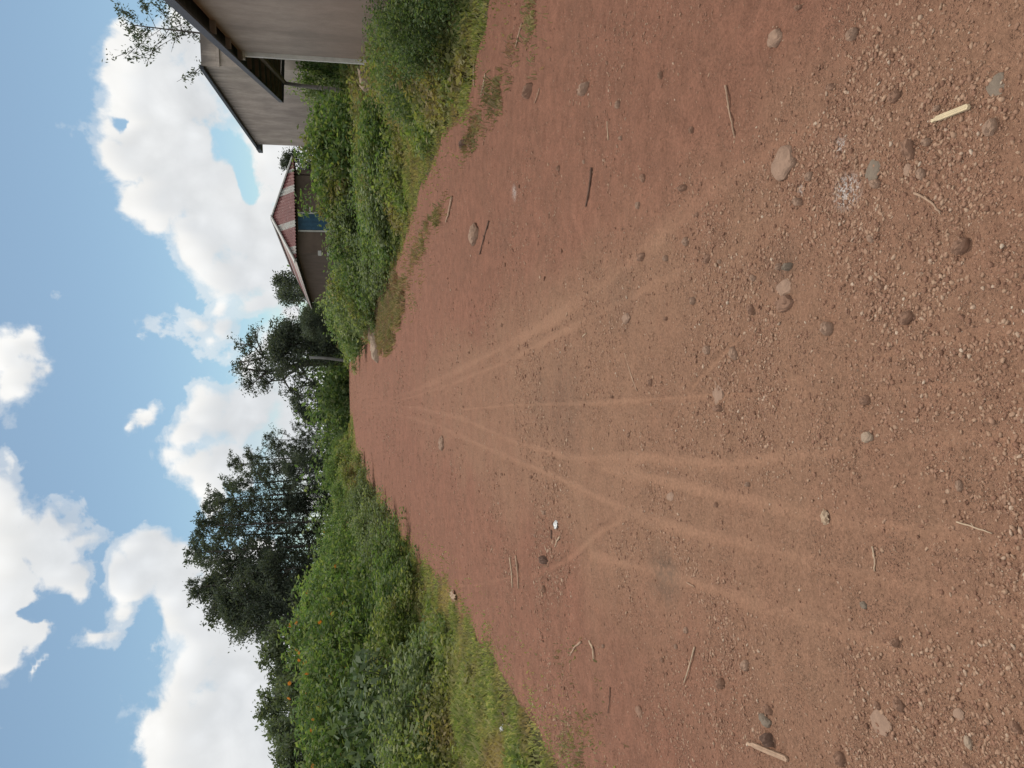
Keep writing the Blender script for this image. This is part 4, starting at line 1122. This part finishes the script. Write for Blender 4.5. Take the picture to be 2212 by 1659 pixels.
# roof: corrugated sheet slab from eave inwards, slightly rising
inn = -nrm*6.0
def slope(p, k=.05): return p+Vector((0, 0, 6.0*k))
mb = MB(); thk = Vector((0, 0, .04))
far2 = pz(1132/1.8517, 205/1.8517, He)
A, Bq = e0, e2; Cq = slope(e2+(far2-e2).normalized()*6.0, .0); Dq = slope(e0+inn, .05)
Cq = e2+(far2-e2).normalized()*6.5; Cq.z = He+.02
NS = 60
for k in range(NS*2):
    a0, a1 = k/(NS*2), (k+1)/(NS*2)
    z0 = Vector((0, 0, .03 if k % 2 else 0)); z1 = Vector((0, 0, 0 if k % 2 else .03))
    p0, p1 = A.lerp(Bq, a0)+z0, A.lerp(Bq, a1)+z1; q0, q1 = Dq.lerp(Cq, a0)+z0, Dq.lerp(Cq, a1)+z1
    mb.prism([p0+Vector((0, 0, .06)), p1+Vector((0, 0, .06)), q1+Vector((0, 0, .06)), q0+Vector((0, 0, .06))], Vector((0, 0, .012)))
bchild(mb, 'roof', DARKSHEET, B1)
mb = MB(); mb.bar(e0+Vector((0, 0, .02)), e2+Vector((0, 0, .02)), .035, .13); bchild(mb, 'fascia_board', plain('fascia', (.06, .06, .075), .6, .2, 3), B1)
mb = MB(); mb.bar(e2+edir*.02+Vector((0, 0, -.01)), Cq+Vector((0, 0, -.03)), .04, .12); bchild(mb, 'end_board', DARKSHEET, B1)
RT = plain('rafter_timber', (.34, .31, .29), .85, .2, 5)
for k in range(10):               # rafters under the roof
    t = k*1.9+.9; p = e2-edir*t
    mb = MB(); q = p-nrm*5.5+Vector((0, 0, .0)); mb.bar(p+Vector((0, 0, -.02))-nrm*.05, q, .05, .09)
    bchild(mb, 'rafter', BEAM if t < (e2-wc).length-.5 else RT, B1)
# eave beam carried by the pole
pt = pz(1138/1.8517, 328/1.8517, He-.16); bb = pz(1033/1.8517, 214/1.8517, He-.16)
mb = MB(); d_ = (pt-bb).normalized(); mb.bar(bb-d_*1.5, pt+d_*.3, .09, .10); bchild(mb, 'beam', BEAM, B1)
pb = pd(1478/1.8517, 388/1.8517, pt.y-.9); pb.z = gzf(pb.x, pb.y)-.2
print('pole', pt, pb)
mb = MB(); mb.tube([pb.lerp(pt, t)+Vector((.03*math.sin(5*t), .02*math.cos(7*t), 0)) for t in np.linspace(0, 1, 8)], [.10, .095, .085, .08, .078, .07, .065, .062], 10)
bchild(mb, 'leaning_pole', POLE, B1, True)
tag(B1, 'grey brown plastered building with pale corner post, dark overhanging shed roof and leaning pole', 'building')

# far building with stained wall and parapet
D0 = 32.0
cT = pd(806/1.8517, 259/1.8517, D0); H2 = cT.z; fT = pz(1023/1.8517, 577/1.8517, H2)
w2 = (fT-cT).normalized(); n2_ = Vector((-w2.y, w2.x, 0))
print('stained', cT, fT)
B2 = empty('stained_wall_building', (cT.x, cT.y, gzf(cT.x, cT.y)))
mb = MB(); dn = Vector((0, 0, -H2-1.0))
mb.prism([cT, fT, fT+dn, cT+dn], -n2_*.25)
fr = Vector((w2.y, -w2.x, 0))     # near end wall
mb.prism([cT-n2_*.252, cT-n2_*9, cT-n2_*9+dn, cT-n2_*.252+dn], w2*.25)
bchild(mb, 'wall', PL2, B2)
mb = MB()
up = Vector((0, 0, 0))
q0 = cT+n2_*.04-w2*.06
mb.prism([q0, q0-n2_*7, q0-n2_*7+Vector((0, 0, -.55)), q0+Vector((0, 0, -.55))], w2*.055)
mb.prism([q0+Vector((0, 0, -.56))+n2_*.03-w2*.05, q0-n2_*7+Vector((0, 0, -.56))-w2*.05, q0-n2_*7+Vector((0, 0, -.68))-w2*.05, q0+n2_*.03+Vector((0, 0, -.68))-w2*.05], w2*.11)
bchild(mb, 'parapet_band', PL2, B2)
mb = MB()
ev = pz(1035/1.8517, 612/1.8517, H2-.05)
mb.bar(cT+n2_*.08+Vector((0, 0, .0)), fT+n2_*.08+w2*1.0+Vector((0, 0, -.0)), .16, .14)
bchild(mb, 'roof_edge', DARKSHEET, B2)
mb = MB(); p = fT+w2*.2
mb.prism([p+n2_*.3, p+n2_*.3+w2*1.8, p-n2_*7+w2*1.8, p-n2_*7], Vector((0, 0, -.28)))
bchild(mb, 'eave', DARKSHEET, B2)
mb = MB(); mb.prism([cT+w2*.3-n2_*.1+Vector((0, 0, -.08)), fT-n2_*.1+Vector((0, 0, -.08)), fT-n2_*9+Vector((0, 0, -.05)), cT+w2*.3-n2_*9+Vector((0, 0, -.05))], Vector((0, 0, .05)))
bchild(mb, 'roof', ROOFTOP, B2)
tag(B2, 'tall pale building with water stained side wall and brown parapet band behind the shed', 'building')

# red roofed house
zE = 3.2
P1 = pz(1184, 1046-0, zE) if False else pz(1184/1.8517, 1046/1.8517, zE)
P2 = pz(1178/1.8517, 627/1.8517, zE)
P0 = pz(1247/1.8517, 1236/1.8517, zE)
print('house', P1, P2, P0)
sd = (P0-P1).normalized(); fxn = Vector((sd.y, -sd.x, 0)); Ls = (P0-P1).length
rr_ = ray(1178/1.8517, 627/1.8517); W_ = (rr_.x*P1.y-rr_.y*P1.x)/(fxn.x*rr_.y-fxn.y*rr_.x)
P3 = P1+sd*Ls; P4 = P2+sd*Ls
P2 = P1+fxn*W_
AP = pd(1090/1.8517, 900/1.8517, P1.y+W_*.36)
mid1 = P1.lerp(P2, .5)
AP = mid1+sd*(W_*.38); AP.z = pd(1090/1.8517, 900/1.8517, AP.y).z
AP2 = AP+sd*(Ls-W_*.8)
print('apex', AP, W_, Ls)
def red_roof_mat():
    m, t, out = new_mat('red_striped_sheet')
    tc = t.node('ShaderNodeTexCoord').outputs['Object']
    pos = tc
    dotn = t.node('ShaderNodeVectorMath', {0: pos, 1: tuple(fxn)}, operation='DOT_PRODUCT').outputs['Value']
    # pale strips at measured places along the front
    c = None; fac = None
    n2 = t.noise(pos, 1.2, 4, .6); n3 = t.noise(pos, 6, 5, .7)
    red = t.mix(t.mr(n2, .35, .65), (.165, .060, .054), (.115, .044, .040))
    red = t.mix(t.mr(n3, .54, .66, 0, .5), red, (.34, .21, .19))
    nz = t.math('MULTIPLY_ADD', n3, .012, -.006)
    dd = t.math('ADD', dotn, nz)
    for a, b in STR:
        f1 = t.math('MULTIPLY', t.math('GREATER_THAN', dd, a), t.math('LESS_THAN', dd, b))
        fac = f1 if fac is None else t.math('MAXIMUM', fac, f1)
    c = t.mix(t.math('MULTIPLY', fac, t.mr(n3, .42, .66, 1, .45)), red, (.31, .31, .28))
    b = t.node('ShaderNodeBsdfPrincipled', {'Base Color': c, 'Roughness': .6, 'Specular IOR Level': .3})
    t.l.new(b.outputs[0], out.inputs[0]); return m
base = P1.dot(fxn)
# stripes measured at the eave: photo y (2212 scale) -> distance along the front
def along(y):
    q = pz(1180/1.8517, y, zE); return (q-P1).dot(fxn)
ST_Y = [(548.5, 558), (502, 512), (433, 450), (387, 400), (347, 355)]
def eav(ny): return ((3072-0)-0)  # unused
nat = [(1003, 975), (905, 880), (780, 757), (712, 702), (1040, 1022)]   # native photo rows of the pale strips
STR = []
for a_, b_ in nat:
    s0, s1 = along(a_/1.8517), along(b_/1.8517); STR.append((min(s0, s1)+base, max(s0, s1)+base))
print('stripes', STR, base)
REDM = red_roof_mat()
B3 = empty('red_roofed_house', (P1.x, P1.y, gzf(P1.x, P1.y)))
ov = .35; ins = .45
w1 = P1+fxn*ins+sd*ins; w2_ = P2-fxn*ins+sd*ins; w3 = P4-fxn*ins-sd*ins; w4 = P3+fxn*ins-sd*ins
HW = plain('dark_mud_wall', (.135, .10, .08), .95, .3, 1.5, bump=.5, bscale=14)  # shadow on the walls is painted into this dark brown base colour
mb = MB(); top = zE-.02
for p, q in ((w1, w2_), (w2_, w3), (w3, w4), (w4, w1)):
    d = (q-p).normalized(); nn = Vector((d.y, -d.x, 0))
    a_, b_ = Vector((p.x, p.y, top)), Vector((q.x, q.y, top))
    mb.prism([a_+d*.002, b_-d*.25, b_-d*.25-Vector((0, 0, top+1)), a_+d*.002-Vector((0, 0, top+1))], -nn*.2)
bchild(mb, 'wall', HW, B3)
def corr_face(mb, a, b, c, d, n):
    """corrugated sheet: eave a->b, top d->c, waves across"""
    N = n*4
    for k in range(N):
        t0, t1 = k/N, (k+1)/N
        h0 = .022*math.sin(2*PI*k/4); h1 = .022*math.sin(2*PI*(k+1)/4)
        z0, z1 = Vector((0, 0, h0)), Vector((0, 0, h1))
        mb.quad(a.lerp(b, t0)+z0, a.lerp(b, t1)+z1, d.lerp(c, t1)+z1, d.lerp(c, t0)+z0)
def corr_tri(mb, a, b, ap, n):
    """front hip: ribs run straight up the slope, cut by the hips"""
    N = n*4; L = (b-a).length; dx = (b-a).normalized(); tm = (ap-a).dot(dx)/L
    foot = a+dx*(tm*L); upv = ap-foot
    def top(t): return (t/tm if t < tm else (1-t)/(1-tm))
    for k in range(N):
        t0, t1 = k/N, (k+1)/N
        h0 = .022*math.sin(2*PI*k/4); h1 = .022*math.sin(2*PI*(k+1)/4)
        p0, p1 = a.lerp(b, t0), a.lerp(b, t1)
        mb.quad(p0+Vector((0, 0, h0)), p1+Vector((0, 0, h1)), p1+upv*top(t1)+Vector((0, 0, h1)), p0+upv*top(t0)+Vector((0, 0, h0)))
mb = MB()
corr_tri(mb, P1, P2, AP, 34)
corr_face(mb, P3, P1, AP, AP2, 120)
corr_face(mb, P2, P4, AP2, AP, 120)
corr_tri(mb, P4, P3, AP2, 34)
roof = bchild(mb, 'roof', REDM, B3)
md = roof.modifiers.new('thick', 'SOLIDIFY'); md.thickness = .02; md.offset = -1
PALEM = plain('pale_ridge_metal', (.46, .45, .42), .6, .2, 3)
for nm, a_, b_ in (('hip_cap', P1, AP), ('hip_cap', P2, AP), ('ridge_cap', AP, AP2)):
    mb = MB(); mb.bar(a_+Vector((0, 0, .05)), b_+Vector((0, 0, .05)), .22, .05); bchild(mb, nm, PALEM, B3)
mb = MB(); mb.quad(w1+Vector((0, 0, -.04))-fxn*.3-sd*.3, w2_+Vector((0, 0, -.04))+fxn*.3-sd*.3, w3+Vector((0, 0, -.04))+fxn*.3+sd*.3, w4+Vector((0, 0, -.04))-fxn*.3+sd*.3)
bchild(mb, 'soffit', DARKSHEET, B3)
# blue shutter and its pale frame
def front_pt(ny, z): 
    q = pd(1200/1.8517, ny/1.8517, w1.y); t = (q-w1).dot(fxn); p = w1+fxn*t; return Vector((p.x, p.y, z))-sd*.02
fa, fb_ = front_pt(924, 0), front_pt(852, 0)
mb = MB()
for p in (fa, fb_): mb.bar(p+Vector((0, 0, .9)), p+Vector((0, 0, zE-.10)), .07, .05, up=sd)
wd_ = bchild(mb, 'window', PALEM, B3)
mb = MB(); mb.prism([fa+fxn*.05+Vector((0, 0, 1.0)), fb_-fxn*.05+Vector((0, 0, 1.0)), fb_-fxn*.05+Vector((0, 0, zE-.12)), fa+fxn*.05+Vector((0, 0, zE-.12))], -sd*.03)
for k in range(1, 4):
    p = fa.lerp(fb_, k/4); mb.bar(p+Vector((0, 0, 1.0))-sd*.035, p+Vector((0, 0, zE-.12))-sd*.035, .03, .015, up=sd)
sh = bchild(mb, 'shutter', plain('blue_paint', (.03, .085, .14), .6, .3, 4), B3)
sh.parent = wd_; sh.matrix_parent_inverse = Matrix.Identity(4); sh['label'] = 'blue painted shutter'
fc, fd_ = front_pt(848, 0), front_pt(790, 0)
mb = MB(); mb.bar(front_pt(828, 2.55), fb_+Vector((0, 0, 2.55)), .05, .04, up=sd); bchild(mb, 'wall_batten', PALEM, B3)
for nm_, ny, z0, z1 in (('bracket', 1013, 2.1, 2.25), ('bracket', 1013, 1.72, 1.85)):
    mb = MB(); p = front_pt(ny, 0); mb.bar(p+Vector((0, 0, z0))-sd*.05, p+Vector((0, 0, z1))-sd*.05, .22, .06, up=sd)
    bchild(mb, nm_, PALEM, B3)
tag(B3, 'low dark walled house with a red and pale striped hipped sheet roof', 'house')

# small pale stone near the corner post and verge debris
tag(stone_mesh('rock', .7, .4, .25, 601, ST_PALE, .6, pd(1480/1.8517*1.0, 305/1.8517, 17.0), .3), 'pale rock poking out of the weeds below the open shed', 'rock')
